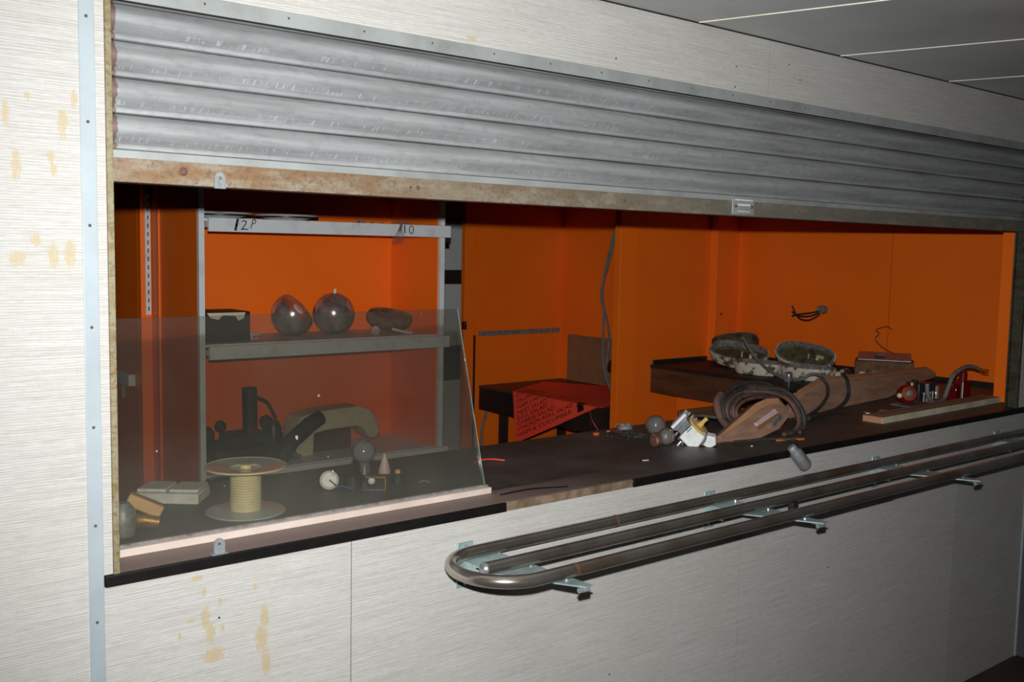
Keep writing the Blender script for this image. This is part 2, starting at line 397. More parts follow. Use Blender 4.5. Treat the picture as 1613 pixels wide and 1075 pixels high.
# front wall: laminate panels
wf = thing('wall_front', 'pale laminate counter wall with fine horizontal reed lines', 'wall', (0.0, 0.0, 0.0), kind='structure')
def pan(x0, x1, z0, z1, m, name='panel', y0=0.0, y1=0.024):
    return MB().box(x0, x1, y0, y1, z0, z1).build(name, m, wf)
g = 0.0016
pan(-2.2, 0.5300, 0.0, H_C, M['wall_stained'])                       # left of the hatch
pan(0.5302, 0.5575, 1.0215, H_C, M['wall_stained'])
pan(0.5302, 1.0345 - g, 0.0, 0.999, M['wall_stained'])
pan(1.0345, 2.306 - g, 0.0, 0.999, M['wall'])
pan(2.306, 3.537 - g, 0.0, 0.999, M['wall'])
pan(3.537, 4.098, 0.0, 0.999, M['wall_far'])
pan(0.5590, 2.349 - g, 2.012, H_C, M['wall_stained'], y1=0.011)
pan(2.349, 3.95, 2.012, H_C, M['wall'], y1=0.011)
for x, z0, z1 in ((1.0345, 0, 0.998), (2.306, 0, 0.998), (3.537, 0, 0.998), (2.349, 2.034, H_C)):
    MB().box(x - g + 0.0001, x - 0.0001, 0.0006, 0.010, z0, z1).build('joint', M['dark'], wf)
pan(4.0, 4.098, 1.022, 2.012, M['wall_far']); pan(3.95 + g, 4.098, 2.012, H_C, M['wall'])
MB().box(-2.2, 0.53, 0.026, 0.07, 0.0, H_C).box(0.5592, 4.098, 0.026, 0.07, 0.0, 0.99).box(0.5592, 4.098, 0.045, 0.09, 2.075, 2.3).build('backing', M['dark'], wf)
nh = MB()
for x, z in ((1.753, 2.06), (2.205, 2.098), (2.203, 2.044), (2.437, 2.132), (2.491, 2.096), (0.75, 0.90), (1.79, 0.52), (2.75, 0.62)):
    nh.lathe([(0.0002, -0.0008), (0.0022, -0.0008), (0.0022, 0.004), (0.0002, 0.004)], (x, 0.0, z), (0, 1, 0), 8)
tag(nh.build('nail_mark', M['dark'], wf), kind='stuff')

# aluminium strip left of the hatch
t1 = thing('trim_1', 'vertical bare aluminium strip with screws left of the hatch', 'trim', (0.53, 0, 0), kind='structure')
MB().box(0.5165, 0.5415, -0.003, 0.0, 0.0, H_C - 0.001).build('strip', M['alu'], t1, 0.0008)
def screws(parent, pts, r=0.0028, m='rust_screw', y=-0.003):
    base = None
    for x, z in pts:
        mb = MB().lathe([(0.0003, -0.0016), (r * 0.6, -0.0015), (r, -0.0004), (r, 0.001)], (x, y, z), (0, 1, 0), 10)
        mb.build('screw', M[m], parent)
screws(t1, [(0.5285, 0.941 + 0.1712 * i) for i in range(-3, 8) if 0.941 + 0.1712 * i < 2.15])
# zinc strip over the shutter
t2 = thing('trim_2', 'grey zinc strip with rusty screws along the shutter head', 'trim', (2.3, 0, 2.0), kind='structure')
MB().box(0.5435, 4.05, -0.003, 0.0, 2.004, 2.032).build('strip', M['alu_dull'], t2, 0.0008)
MB().box(0.5435, 4.05, 0.0, 0.012, 2.004, 2.010).build('return_lip', M['dark'], t2)
screws(t2, [(0.731 + 0.1622 * i, 2.0205) for i in range(20)], 0.0024)
# left jamb angle, freckled with rust
t3 = thing('trim_3', 'rust freckled steel angle at left jamb of the hatch', 'trim', (0.56, 0, 1.02), kind='structure')
MB().box(0.5585, 0.5695, -0.002, 0.05, ZT, 2.004).build('jamb_angle', M['rust_jamb'], t3, 0.0012)
t4 = thing('trim_4', 'dark shutter guide channel at the right jamb', 'trim', (4.0, 0, 1.02), kind='structure')
MB().box(3.981, 3.999, 0.0, 0.010, ZT, 2.004).box(3.981, 3.999, 0.042, 0.048, ZT, 2.004).box(3.994, 3.999, 0.010, 0.042, ZT, 2.004).build('guide_channel', M['guide_dark'], t4, 0.001)
t5 = thing('trim_5', 'pale vertical strip closing the right end of the wall', 'trim', (4.1, 0, 0), kind='structure')
MB().box(4.099, 4.112, -0.006, 0.02, 0.0, H_C - 0.001).build('strip', M['alu'], t5, 0.001)
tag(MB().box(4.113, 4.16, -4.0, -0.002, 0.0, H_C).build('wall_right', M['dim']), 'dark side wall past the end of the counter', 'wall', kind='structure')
tag(MB().box(-2.3, -2.2, -4.0, 4.1, 0.0, 2.6).build('wall_left', M['dim']), 'dim side wall beyond the left edge', 'wall', kind='structure')
tag(MB().box(-2.2, 4.6, -4.0, -3.9, 0.0, H_C).build('wall_back', M['grey_wall']), 'unseen room wall across from the hatch, lightened for bounce light', 'wall', kind='structure')  # out of view; pale colour chosen to bounce flash light back

# ceiling boards, laid at a slant to the wall
ce = thing('ceiling', 'grey ceiling of wide boards with pale joints', 'ceiling', (1.0, -1.5, H_C), kind='structure')
a = math.radians(16.2); dv = V((math.sin(a), -math.cos(a), 0)); pv = V((math.cos(a), math.sin(a), 0))
pitch = 0.636 * math.cos(a)
def clip_poly(poly, ymax):
    out = []
    for i, p in enumerate(poly):
        q = poly[(i + 1) % len(poly)]
        if p.y <= ymax: out.append(p)
        if (p.y - ymax) * (q.y - ymax) < 0: out.append(p + (q - p) * ((ymax - p.y) / (q.y - p.y)))
    return out
for i in range(-8, 6):
    o0 = V((2.04, 0, H_C)) + pv * (pitch * i)
    A, B = o0 - dv * 1.6 + pv * 0.0045, o0 + dv * 4.0 + pv * 0.0045
    poly = clip_poly([A, B, B + pv * (pitch - 0.009), A + pv * (pitch - 0.009)], 0.0)
    MB().prism(poly, (0, 0, 0.02)).build('ceiling_board', M['ceil'], ce)
    poly = clip_poly([A - pv * 0.0035, B - pv * 0.0035, B - pv * 0.0005, A - pv * 0.0005], 0.0)
    poly = [p + V((0, 0, -0.0015)) for p in poly]
    MB().prism(poly, (0, 0, 0.01)).build('joint_strip', M['ceil_strip'], ce)
MB().box(0.2, 4.098, -0.006, 0.0, H_C - 0.002, H_C).build('shadow_line', M['dark'], ce)

# ---- kitchen shell behind the hatch
YB = 1.8
tag(MB().box(-2.2, 4.6, 4.0, 4.1, 0.0, 2.5).build('wall_kitchen_far', M['grey_wall']), 'grey wall at the far side of the kitchen', 'wall', kind='structure')
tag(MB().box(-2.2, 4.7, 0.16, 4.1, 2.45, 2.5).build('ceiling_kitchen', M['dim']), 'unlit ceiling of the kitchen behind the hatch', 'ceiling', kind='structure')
# end wall (right), two sheets with an open joint
we = thing('wall_end', 'orange laminate end wall of the kitchen right of hatch', 'wall', (4.54, 1.0, 0), kind='structure')
MB().box(4.537, 4.56, 0.885, 1.86, 0.0, 2.4).build('panel', M['orange'], we)
MB().box(4.537, 4.56, 0.15, 0.881, 0.0, 2.4).build('panel', M['orange'], we)
MB().box(4.552, 4.60, 0.15, 1.9, 0.0, 2.4).build('backing', M['gasket'], we)
# partition between the two orange bays
wp = thing('wall_partition', 'orange laminate partition between middle bay and right bay', 'wall', (4.0, YB, 0), kind='structure')
MB().box(3.592, 3.716, YB - 0.012, YB + 0.03, 0.0, 2.4).build('edge_board', M['orange_pale'], wp, 0.001)
MB().box(3.722, 4.54, YB, YB + 0.03, 0.0, 2.4).build('panel', M['orange'], wp)
MB().box(3.78, 4.54, YB + 0.031, YB + 0.05, 0.0, 2.4).build('backing', M['dark'], wp)
MB().box(4.285, 4.40, YB - 0.05, YB - 0.001, 0.0, 2.4).build('corner_post', M['orange_pale'], wp, 0.001)
MB().lathe([(0.0005, -0.004), (0.006, -0.003), (0.008, 0.0)], (4.335, YB - 0.051, 1.27), (0, 1, 0), 12).build('screw', M['black'], wp)
# post at the right jamb
wj = thing('wall_post', 'orange laminate post beside the right jamb', 'wall', (4.1, 0.11, ZT), kind='structure')
MB().box(4.10, 4.53, 0.083, 0.149, ZT + 0.001, 2.3).build('post_board', M['orange_pale'], wj, 0.001)
# left back wall
wl = thing('wall_kitchen_left', 'orange laminate wall left of the white shelf unit', 'wall', (1.3, 1.85, 0), kind='structure')
MB().box(1.4475, 1.4605, YB + 0.021, 2.30, 0.0, 2.4).build('panel', M['orange'], wl)
MB().box(1.404, 1.447, 2.285, 2.32, 0.0, 2.4).build('standard_board', M['orange_pale'], wl, 0.001)
MB().box(1.404, 1.416, 2.321, 3.1, 0.0, 2.4).build('return_panel', M['orange'], wl)
MB().box(0.2, 1.403, 3.1, 3.14, 0.0, 2.4).build('panel', M['orange'], wl)
ss = MB().box(1.4215, 1.4425, 2.279, 2.2845, 1.31, 1.95)
ss.build('slotted_strip', M['white_metal'], wl, 0.0006)
for i in range(19):
    MB().box(1.4305, 1.4345, 2.2775, 2.2788, 1.326 + i * 0.033, 1.343 + i * 0.033).build('slot', M['dark'], wl)
# middle bay
YM = 2.8
wm = thing('wall_kitchen_middle', 'orange laminate walls of the middle bay', 'wall', (3.8, YM, 0), kind='structure')
MB().box(3.46, 4.14, YM, YM + 0.03, 0.0, 2.4).build('panel', M['orange'], wm)
MB().box(3.385, 3.455, YM - 0.005, YM + 0.03, 0.0, 2.4).build('edge_board', M['orange'], wm, 0.001)
MB().box(4.125, 4.155, 1.9, YM - 0.001, 0.0, 2.4).build('panel', M['orange'], wm)
MB().box(3.49, 4.10, YM - 0.012, YM - 0.0005, 1.102, 1.128).build('metal_rail', M['gasket'], wm, 0.001)
MB().box(3.449, 3.463, YM - 0.008, YM - 0.0055, 0.3, 1.108).build('gap_strip', M['black'], wm)
MB().box(4.118, 4.1245, 2.20, 2.735, 0.822, 1.094).build('hardboard_patch', M['brown_panel'], wm)
# grey wall between, with a dark rail
wg = thing('wall_kitchen_grey', 'grey wall strip with dark rail beside the white shelf unit', 'wall', (3.7, 3.4, 0), kind='structure')
MB().box(2.9, 3.98, 3.4, 3.43, 0.0, 2.4).build('panel', M['grey_wall'], wg)
MB().box(2.9, 3.98, 3.34, 3.3995, 1.376, 1.462).build('dark_rail', M['black_wood'], wg)
MB().box(2.9, 3.98, 3.2, 3.3995, 0.80, 0.985).build('dark_rail', M['black_wood'], wg)

# ================================================================== COUNTER
ct = thing('serving_counter', 'dark laminate serving counter top with black front edge', 'counter', (2.3, 0.28, 0.99))
MB().box(0.545, 4.53, 0.004, 0.56, 1.0, ZT).build('worktop', M['top'], ct, 0.0008)
def edge(x0, x1): return MB().box(x0, x1, -0.006, 0.0035, 0.9995, ZT + 0.0003).build('edging', M['black_edge'], ct, 0.0012)
edge(0.5435, 1.437); edge(1.853, 4.10)
tag(MB().box(1.4375, 1.8525, -0.003, 0.0035, 1.0, ZT - 0.0002).build('bare_edge', M['chip'], ct, 0.0006), 'bare brown chipboard where edging is missing')
mb = MB()
mb.tube([V((1.47, 0.06, ZT + 0.001)), V((1.56, 0.055, ZT + 0.004)), V((1.66, 0.03, ZT + 0.001))], 0.0018, 6, smooth=4)
mb.build('lifted_sliver', M['black_edge'], ct)
# return worktop along the end wall
rt = thing('return_counter', 'black topped brown sided return counter along orange end wall', 'counter', (4.18, 1.1, 0.87))
MB().box(3.8425, 4.535, 0.562, YB - 0.002, ZT - 0.018, ZT).build('worktop', M['black_wood'], rt, 0.001)
MB().box(3.846, 4.53, 0.564, YB - 0.004, 0.875, ZT - 0.0185).build('side_panel', M['brown_side'], rt, 0.001)
MB().box(3.86, 4.28, YB - 0.012, YB - 0.0022, ZT + 0.0002, ZT + 0.022).build('black_strip', M['black'], rt)
MB().box(4.525, 4.5365, 0.16, YB - 0.06, ZT + 0.0002, ZT + 0.022).build('black_strip', M['black'], rt)  # black strip stands in for the shadow gap along the end wall foot
MB().box(3.99, 4.5, 0.6, YB - 0.06, 0.0, 0.8745).build('pedestal', M['orange'], rt)

# glass screen standing in a painted rail
gs = thing('glass_screen', 'dusty leaning glass pane in a white rail on the counter', 'glass screen', (1.02, 0.11, ZT))
MB().box(0.571, 1.465, 0.087, 0.125, ZT, ZT + 0.0145).build('rail', M['rail_white'], gs, 0.001)
# pane leans back
b0 = V((0, 0.110, ZT + 0.0145)); b1 = V((0, 0.232, 1.451)); up = b1 - b0; nrm = V((0, -up.z, up.y)).normalized()
XL, XR = 0.572, 1.462
P = [V((XL, 0, 0)) + b0, V((XR, 0, 0)) + b0, V((XR, 0, 0)) + b1, V((XL, 0, 0)) + b1]
MB().prism(P, -nrm * 0.005).build('pane', M['pane'], gs)
q = 0.0012
MB().prism([V((XR + 0.0001, 0, 0)) + b0, V((XR + q, 0, 0)) + b0, V((XR + q, 0, 0)) + b1, V((XR + 0.0001, 0, 0)) + b1], -nrm * 0.005).build('polished_edge', M['pane_edge'], gs)
MB().box(0.571, 1.464, 0.101, 0.105, ZT + 0.0146, ZT + 0.019).build('bead', M['gasket'], gs)

# ================================================================== ROLLER SHUTTER
X0, X1 = 0.5705, 3.9805
sh = thing('roller_shutter', 'half raised galvanised roller shutter with rusty bottom bar', 'shutter', (2.3, 0.03, 1.7))
PT = 0.0617
def slat(z0, z1max=9):
    prof = []
    zz = [0, 0.0015, 0.006, 0.0105, 0.0125]; yy = [0.030, 0.0235, 0.0225, 0.0245, 0.031]
    prof += list(zip(yy, zz))
    n = 10
    for i in range(n + 1):
        s_ = i / n; prof.append((0.032 - 0.0185 * math.sin(PI * s_) ** 0.75, 0.0135 + (PT - 0.0148) * s_))
    pts = [(y, z0 + z) for y, z in prof if z0 + z < z1max]
    n = len(pts); xs = [X0, X1]; vs = []; fs = []
    for x in xs:
        vs += [(x, y, z) for y, z in pts]; vs += [(x, y + 0.004, z) for y, z in pts]
    for i in range(n - 1):
        fs.append((i, 2 * n + i, 2 * n + i + 1, i + 1)); fs.append((n + i, n + i + 1, 3 * n + i + 1, 3 * n + i))
    for e in (0, n - 1): fs.append((e, n + e, 3 * n + e, 2 * n + e))
    for e in (0, 2 * n):
        for i in range(n - 1): fs.append((e + i, e + i + 1, e + n + i + 1, e + n + i))
    return MB().add(vs, fs)
for i in range(5): slat(1.7576 + PT * i).build('slat', M['slat'], sh, ang=50)
MB().box(X0, X1, 0.018, 0.024, 1.742, 1.7572).build('bottom_lip', M['alu_dull'], sh, 0.0015)
MB().box(X0, X1, 0.004, 0.0085, 1.7015, 1.7425).box(X0, X1, 0.0086, 0.05, 1.7015, 1.706).build('bottom_bar', M['rust_bar'], sh, 0.0012)
rv = [(0.692, 1.7255, 0.0075), (1.80, 1.7235, 0.004), (2.52, 1.7235, 0.0032), (3.05, 1.722, 0.0032), (1.19, 1.7235, 0.0045), (1.172, 1.7235, 0.003)]
for x, z, r in rv:
    MB().lathe([(0.0003, -0.0025), (r * 0.7, -0.002), (r, 0.0), (r, 0.002)], (x, 0.003, z), (0, 1, 0), 12).build('rivet', M['rust_screw'], sh)
def lug_bm(x, y, z0, h=0.024, w2=0.0105):
    c = V((x, y, z0 + h - w2)); out = [V((x - w2, y, z0))] + arc(c, (-1, 0, 0), (0, 0, 1), w2, 0, PI, 10) + [V((x + w2, y, z0))]
    inn = arc(c, (-1, 0, 0), (0, 0, 1), 0.0032, 0, PI, 10); mb_ = MB()
    n = len(out); inn = [inn[0]] + inn + [inn[-1]]
    low = arc(c, (-1, 0, 0), (0, 0, 1), 0.0032, 0, -PI, 10)
    d = V((0, 0.004, 0)); vs = [p for p in out] + [p for p in inn]; vs += [p + d for p in vs]; m = 2 * n
    fs = []
    for i in range(n - 1):
        fs += [(i, i + 1, n + i + 1, n + i), (m + i, m + n + i, m + n + i + 1, m + i + 1), (i, m + i, m + i + 1, i + 1), (n + i, n + i + 1, m + n + i + 1, m + n + i)]
    mb_.add(vs, fs)
    poly = [V((x - w2, y, z0))] + [p for p in low[0:1]] + low[1:] + [V((x + w2, y, z0))]
    mb_.prism(poly[::-1], d)
    return mb_
lug_bm(0.758, -0.001, 1.699, 0.029).build('padlock_lug', M['lug'], sh)
lp = MB().box(2.213, 2.305, 0.0005, 0.0036, 1.7055, 1.7500).build('maker_plate', M['alu_dull'], sh, 0.0006)
for x in (2.226, 2.296):
    MB().lathe([(0.0003, -0.001), (0.004, -0.0006), (0.005, 0.0012)], (x, -0.0003, 1.7275), (0, 1, 0), 10).build('rivet', M['rust_screw'], lp)
for z, x0, x1, hh in ((1.7455, 2.222, 2.298, 0.0035), (1.7145, 2.235, 2.285, 0.0025), (1.7325, 2.237, 2.286, 0.0055)):
    mb = MB(); x = x0
    while x < x1:
        ww = random.uniform(0.001, 0.004); mb.box(x, min(x + ww, x1), -0.0004, 0.0004, z - hh / 2, z + hh / 2 * random.uniform(0.5, 1)); x += ww + random.uniform(0.001, 0.003)
    mb.build('embossing', M['white_metal'], lp)
# matching lug screwed to the counter edge
lg = thing('counter_lug', 'small zinc padlock lug standing on the counter front edge', 'bracket', (0.754, 0.0, ZT))
lug_bm(0.754, 0.004, ZT + 0.001, 0.029).build('lug_plate', M['lug'], lg)
MB().box(0.738, 0.770, 0.000, 0.016, ZT, ZT + 0.0018).build('foot', M['lug'], lg, 0.0005)

# ================================================================== TRAY RAIL
tr = thing('tray_rail', 'three tube steel tray rail on zinc brackets below the counter', 'tray rail', (2.6, -0.15, 0.85))
zr = 0.942; RT = 0.0138
yb, ym, yf = -0.055, -0.165, -0.278
cxb = 1.300; ry = (yb - yf) / 2; cy = (yb + yf) / 2
loop = [V((4.09, yb, zr))] + [V((4.09 - 0.28 * i, yb, zr)) for i in range(1, 10)]
loop += arc((cxb, cy, zr), (0, 1, 0), (-1, 0, 0), ry, 0, PI, 20, 0.108)
loop += [V((1.57 + 0.28 * i, yf, zr)) for i in range(0, 9)] + [V((4.09, yf, zr))]
MB().tube(loop, RT, 20).build('rail_tube', M['tube'], tr)
MB().tube([(1.250, ym, zr)] + [(1.250 + 0.3 * i, ym, zr) for i in range(1, 10)] + [(4.09, ym, zr)], RT, 20).build('rail_tube', M['tube'], tr)
tag(MB().lathe([(0.0005, -0.006), (0.0095, -0.005), (0.0142, 0.0), (0.0142, 0.004)], (1.249, ym, zr), (1, 0, 0), 20).build('end_cap', M['steel'], tr), 'shiny rounded end cap')
for x, y in ((1.739, yb), (1.40, yf)):
    mb = MB(); mb.tube([(x - 0.004, y, zr), (x + 0.004, y, zr)], RT + 0.0004, 20); mb.build('joint_band', M['nickel'], tr)
for i, xb in enumerate((1.322, 2.158, 2.99, 3.826)):
    b = MB().box(xb - 0.022, xb + 0.022, -0.004, -0.0002, 0.845, 0.948).build('bracket', M['zinc'], tr, 0.001)
    zp = 0.912
    poly = [V((xb - 0.022, -0.0045, zp)), V((xb - 0.022, -0.134, zp)), V((xb + 0.006, -0.180, zp)), V((xb + 0.048, -0.262, zp)), V((xb + 0.078, -0.312, zp)), V((xb + 0.098, -0.312, zp)), V((xb + 0.095, -0.28, zp)), V((xb + 0.080, -0.0045, zp))]
    MB().prism(poly[::-1], (0, 0, 0.003)).build('arm_plate', M['zinc'], b)
    MB().box(xb - 0.0225, xb - 0.0195, -0.07, -0.004, 0.88, zp).build('gusset', M['zinc'], b, 0.0006)
    for y in (yb + 0.022, ym + 0.022, yf + 0.02):
        MB().lathe([(0.0045, 0), (0.0045, 0.011), (0.003, 0.014), (0.0005, 0.0145)], (xb + 0.074, y, zp + 0.003), (0, 0, 1), 10).build('stud', M['steel'], b)
    for z in (0.856, 0.936):
        MB().lathe([(0.0005, -0.006), (0.0045, -0.005), (0.0065, 0.0)], (xb, -0.004, z), (0, 1, 0), 10).build('screw', M['steel'], b)
    MB().tube([(xb + 0.07, -0.30, zp - 0.007), (xb + 0.096, -0.302, zp - 0.007)], 0.006, 10).build('clamp_nut', M['lug'], b)
MB().box(2.30, 2.326, ym - 0.008, ym + 0.008, 0.905, zr - RT).box(2.30, 2.66, yf + 0.018, yf + 0.028, 0.915, 0.935).build('hanger_bar', M['black'], tr, 0.001)

# ================================================================== WHITE SHELF UNIT
un = thing('shelf_unit', 'orange backed white metal shelf unit seen through the hatch', 'shelf unit', (1.99, 2.0, 0.0))
YU = YB; YK = 2.19
MB().box(1.44, 2.55, YK, YK + 0.015, 0.3, 2.3).build('back_panel', M['orange'], un)
for x in (1.4615, 2.513):
    MB().box(x, x + 0.008, YU + 0.024, YK - 0.001, 0.3, 2.3).build('side_panel', M['orange'], un)
for x0 in (1.447, 2.516):
    MB().box(x0, x0 + 0.0215, YU, YU + 0.02, 0.3, 2.3).build('post', M['white_metal'], un, 0.0012)
def tray(z0, z1, x0=1.478, x1=2.556, lift=0.0):
    t = MB().box(x0, x1, YU - 0.018, YU - 0.003, z0, z1).build('shelf', M['white_metal'], un, 0.0015)
    MB().box(1.4715, 2.512, YU + 0.021, YK - 0.002, z1 - 0.012 + lift, z1 - 0.002 + lift).build('deck', M['white_metal'], t)
    MB().box(x0 - 0.008, x0 + 0.012, YU - 0.0025, YU + 0.0, z0 + 0.015, z1 - 0.012).build('bracket', M['alu_dull'], t)
    return t
top_shelf = tray(1.643, 1.693)
mid_shelf = tray(1.172, 1.222, lift=0.006)
low_shelf = tray(0.70, 0.736)
MB().box(2.540, 2.562, YU + 0.001, YU + 0.02, 1.622, 1.66).build('bracket', M['black'], top_shelf)
MB().box(2.08, 2.09, YU + 0.0205, YU + 0.021, 1.2, 1.21).build('deck_screw', M['black'], mid_shelf)
# handwriting on the lip
def stroke(mb, pts, w_, y):
    for a_, b_ in zip(pts, pts[1:]):
        A, B = V((a_[0], y, a_[1])), V((b_[0], y, b_[1])); d = (B - A).normalized(); n_ = V((-d.z, 0, d.x)) * w_ / 2
        A -= d * w_ * 0.3; B += d * w_ * 0.3
        mb.prism([A - n_, B - n_, B + n_, A + n_], (0, 0.0006, 0))
ys = YU - 0.0188
mb = MB(); cx0 = 1.575
stroke(mb, [(1.588, 1.689), (1.583, 1.668), (1.579, 1.651)], 0.0095, ys)
stroke(mb, [(1.604, 1.682), (1.612, 1.686), (1.622, 1.682), (1.618, 1.672), (1.606, 1.656), (1.602, 1.653), (1.616, 1.655), (1.627, 1.653)], 0.0038, ys)
stroke(mb, [(1.648, 1.690), (1.643, 1.672), (1.640, 1.658)], 0.003, ys)
stroke(mb, [(1.646, 1.688), (1.655, 1.691), (1.660, 1.685), (1.655, 1.677), (1.645, 1.674)], 0.003, ys)
mb.build('handwriting', M['ink'], top_shelf)
mb = MB()
stroke(mb, [(2.319, 1.688), (2.3195, 1.670), (2.320, 1.658)], 0.0055, ys)
pts = [(2.352 + 0.0105 * math.cos(q), 1.672 + 0.0165 * math.sin(q)) for q in [2 * PI * k / 12 for k in range(13)]]
stroke(mb, pts, 0.0035, ys)
mb.build('handwriting', M['ink'], top_shelf)

def obj1(mb, name, m, label, cat, group=None, bevel=0.0, kind=None):
    return tag(mb.build(name, m, None, bevel), label, cat, group, kind)
# dishes and scraps on the top shelf
for i, (x, lab) in enumerate(((1.605, 'white dish left on the top shelf behind the 12P mark'), (1.885, 'white dish on the top shelf right of the first dish'))):
    d = thing('dish', lab, 'dish', (x, 1.985, 1.691), 'white dishes on the top shelf')
    R_ = 0.124
    MB().lathe([(0.001, 1.6915), (0.07, 1.6915), (0.09, 1.703), (R_, 1.712), (R_ + 0.002, 1.716), (R_, 1.719), (0.09, 1.709), (0.07, 1.698), (0.001, 1.698)], (x, 1.985, 0), (0, 0, 1), 40).build('bowl', M['white_plastic'], d)
    MB().lathe([(R_ + 0.0005, 1.705), (R_ + 0.004, 1.706), (R_ + 0.004, 1.711), (R_ + 0.0025, 1.712)], (x, 1.985, 0), (0, 0, 1), 40, closed=True).build('rim', M['black'], d)
w1 = MB()
for k in range(6):
    x = 2.255 + k * 0.009
    w1.tube([(2.30, YU + 0.03, 1.699), (2.295 + k * 0.002, YU - 0.02, 1.700), (2.286 + k * 0.003, YU - 0.024, 1.67), (x + 0.01, YU - 0.026, 1.640), (x + random.uniform(-.006, .006), YU - 0.024, 1.618)], 0.0014, 6, smooth=4)
obj1(w1, 'wire_ends', M['cable_grey'], 'frayed wire ends hanging over the top shelf beside the 10', 'wire')
sc = MB()
for k in range(12):
    x = random.uniform(2.14, 2.42); y = random.uniform(YU + 0.03, YU + 0.12); r = random.uniform(0.004, 0.010)
    sc.tube([(x - r, y, 1.695 + 0.002), (x, y, 1.697 + r), (x + r, y, 1.697)], 0.002, 6, smooth=3)
obj1(sc, 'wire_scraps', M['cable_grey'], 'scatter of wire scraps on the right of the top shelf', 'scraps', kind='stuff')

# chrome globe lamps on the middle shelf
DZ = 1.2255
def globe(name, c, r, ax, cut, label, stem=None):
    g_ = thing(name, label, 'lamp', (c[0], c[1], DZ)); d = V(ax).normalized()
    prof = []; a0 = math.acos(cut)
    for i in range(25):
        q = PI - (PI - a0) * i / 24; prof.append((max(0.0004, r * math.sin(q)), r * math.cos(q)))
    inner = [(max(0.0003, p_[0] * 0.965), p_[1] * 0.965 + 0.0004) for p_ in prof][::-1]
    MB().lathe(prof + inner[:1], c, d, 40).build('globe_shell', M['chrome'], g_, ang=60)
    MB().lathe([(max(0.0003, p_[0] * 0.975), p_[1] * 0.975) for p_ in prof], c, d, 40).build('dark_liner', M['black'], g_, ang=60) if cut < 0.7 else None
    MB().lathe([(0.001, -0.3 * r), (0.30 * r, -0.3 * r), (0.30 * r, 0.42 * r), (0.24 * r, 0.44 * r), (0.001, 0.40 * r)], c, d, 20).build('lamp_holder', M['white_plastic'], g_)
    if stem is not None:
        s_ = V(stem).normalized(); o = V(c) + s_ * (r - 0.002)
        MB().lathe([(0.006, -0.001), (0.006, 0.016), (0.0045, 0.019), (0.0005, 0.0195)], o, s_, 12).build('stem', M['white_metal'], g_)
    return g_
R1 = 0.088
globe('globe_lamp', (1.930, 2.02, DZ + R1), R1, tuple(RGT * 0.72 + UPV * 0.62 - FWD * 0.16), 0.42, 'round chrome spot lamp tipped to show its dark opening')
globe('globe_lamp', (2.122, 2.02, DZ + R1), R1, (-0.1, 0.35, -0.9), 0.80, 'round chrome spot lamp with small stem on top', (0.03, -0.05, 1))
# dark oval fitting leaning beside them
ov = thing('oval_lamp', 'dark brown oval fitting lying right of chrome globes', 'lamp', (2.36, 1.97, DZ))
ax = V((-0.15, -0.55, 0.8)); cO = V((2.385, 2.0, DZ + 0.055))
MB().lathe([(0.001, -0.03), (0.085, -0.03), (0.11, -0.01), (0.115, 0.012), (0.105, 0.03), (0.095, 0.018), (0.001, 0.010)], cO, (0.08, -0.35, 0.93), 32, 0.62).build('housing', M['rust_block'], ov)
MB().tube([(2.33, 1.89, DZ + 0.025), (2.38, 1.875, DZ + 0.012), (2.42, 1.875, DZ + 0.006)], 0.006, 8, smooth=3).build('clip', M['white_metal'], ov)
MB().lathe([(0.001, 0), (0.02, 0.0), (0.02, 0.02), (0.001, 0.024)], (2.275, 1.95, DZ + 0.012), (0, -1, 0.2), 14).build('cap', M['pinkish'], ov)
# dark box with pale torn label
bx = thing('torn_box', 'dark box with torn pale label at left of middle shelf', 'box', (1.59, 1.98, DZ))
MB().box(1.50, 1.69, 1.90, 2.08, DZ, DZ + 0.115).build('box_body', M['black_wood'], bx, 0.003)
poly = [V((1.515, 1.8985, DZ + 0.112)), V((1.67, 1.8985, DZ + 0.112)), V((1.662, 1.8985, DZ + 0.088)), V((1.64, 1.8985, DZ + 0.080)), V((1.63, 1.8985, DZ + 0.098)), V((1.58, 1.8985, DZ + 0.102)), V((1.56, 1.8985, DZ + 0.085)), V((1.53, 1.8985, DZ + 0.093))]
MB().prism(poly[::-1], (0, 0.001, 0)).build('label_scrap', M['cream_grey'], bx)
sm = thing('small_plug', 'small pale plug lying between torn box and chrome globes', 'plug', (1.72, 1.95, DZ))
MB().box(1.705, 1.745, 1.93, 1.96, DZ, DZ + 0.028).build('plug_body', M['pinkish'], sm, 0.004)
for x in (1.715, 1.733): MB().box(x, x + 0.005, 1.915, 1.93, DZ + 0.01, DZ + 0.016).build('pin', M['brass'], sm)

# things on the lowest visible shelf
LZ = 0.7345
ap = thing('cream_casing', 'cream curved machine casing with dark arch on lowest shelf', 'casing', (2.10, 2.0, LZ))
def casing():
    outer = [(1.90, LZ), (1.90, 0.86), (1.925, 0.90), (1.99, 0.915), (2.19, 0.925), (2.25, 0.905), (2.285, 0.86), (2.30, 0.80), (2.275, 0.775), (2.245, 0.785), (2.225, 0.82), (2.19, 0.838), (2.05, 0.835), (1.985, 0.825), (1.98, LZ)]
    return MB().prism([V((x, 1.93, z)) for x, z in outer], (0, 0.12, 0))
casing().build('arched_body', M['cream_grey'], ap, 0.006)
MB().box(1.982, 2.19, 1.99, 2.04, LZ, 0.834).build('dark_recess', M['brown_side'], ap)
MB().tube([(1.80, 1.86, LZ + 0.02), (1.85, 1.87, 0.82), (1.94, 1.88, 0.88), (1.99, 1.89, 0.90)], [0.03, 0.033, 0.033, 0.03], 14).build('hose', M['cable_black'], ap)
sp = thing('machine_stand', 'dark machine with upright column on the lowest shelf left', 'machine', (1.68, 2.0, LZ))
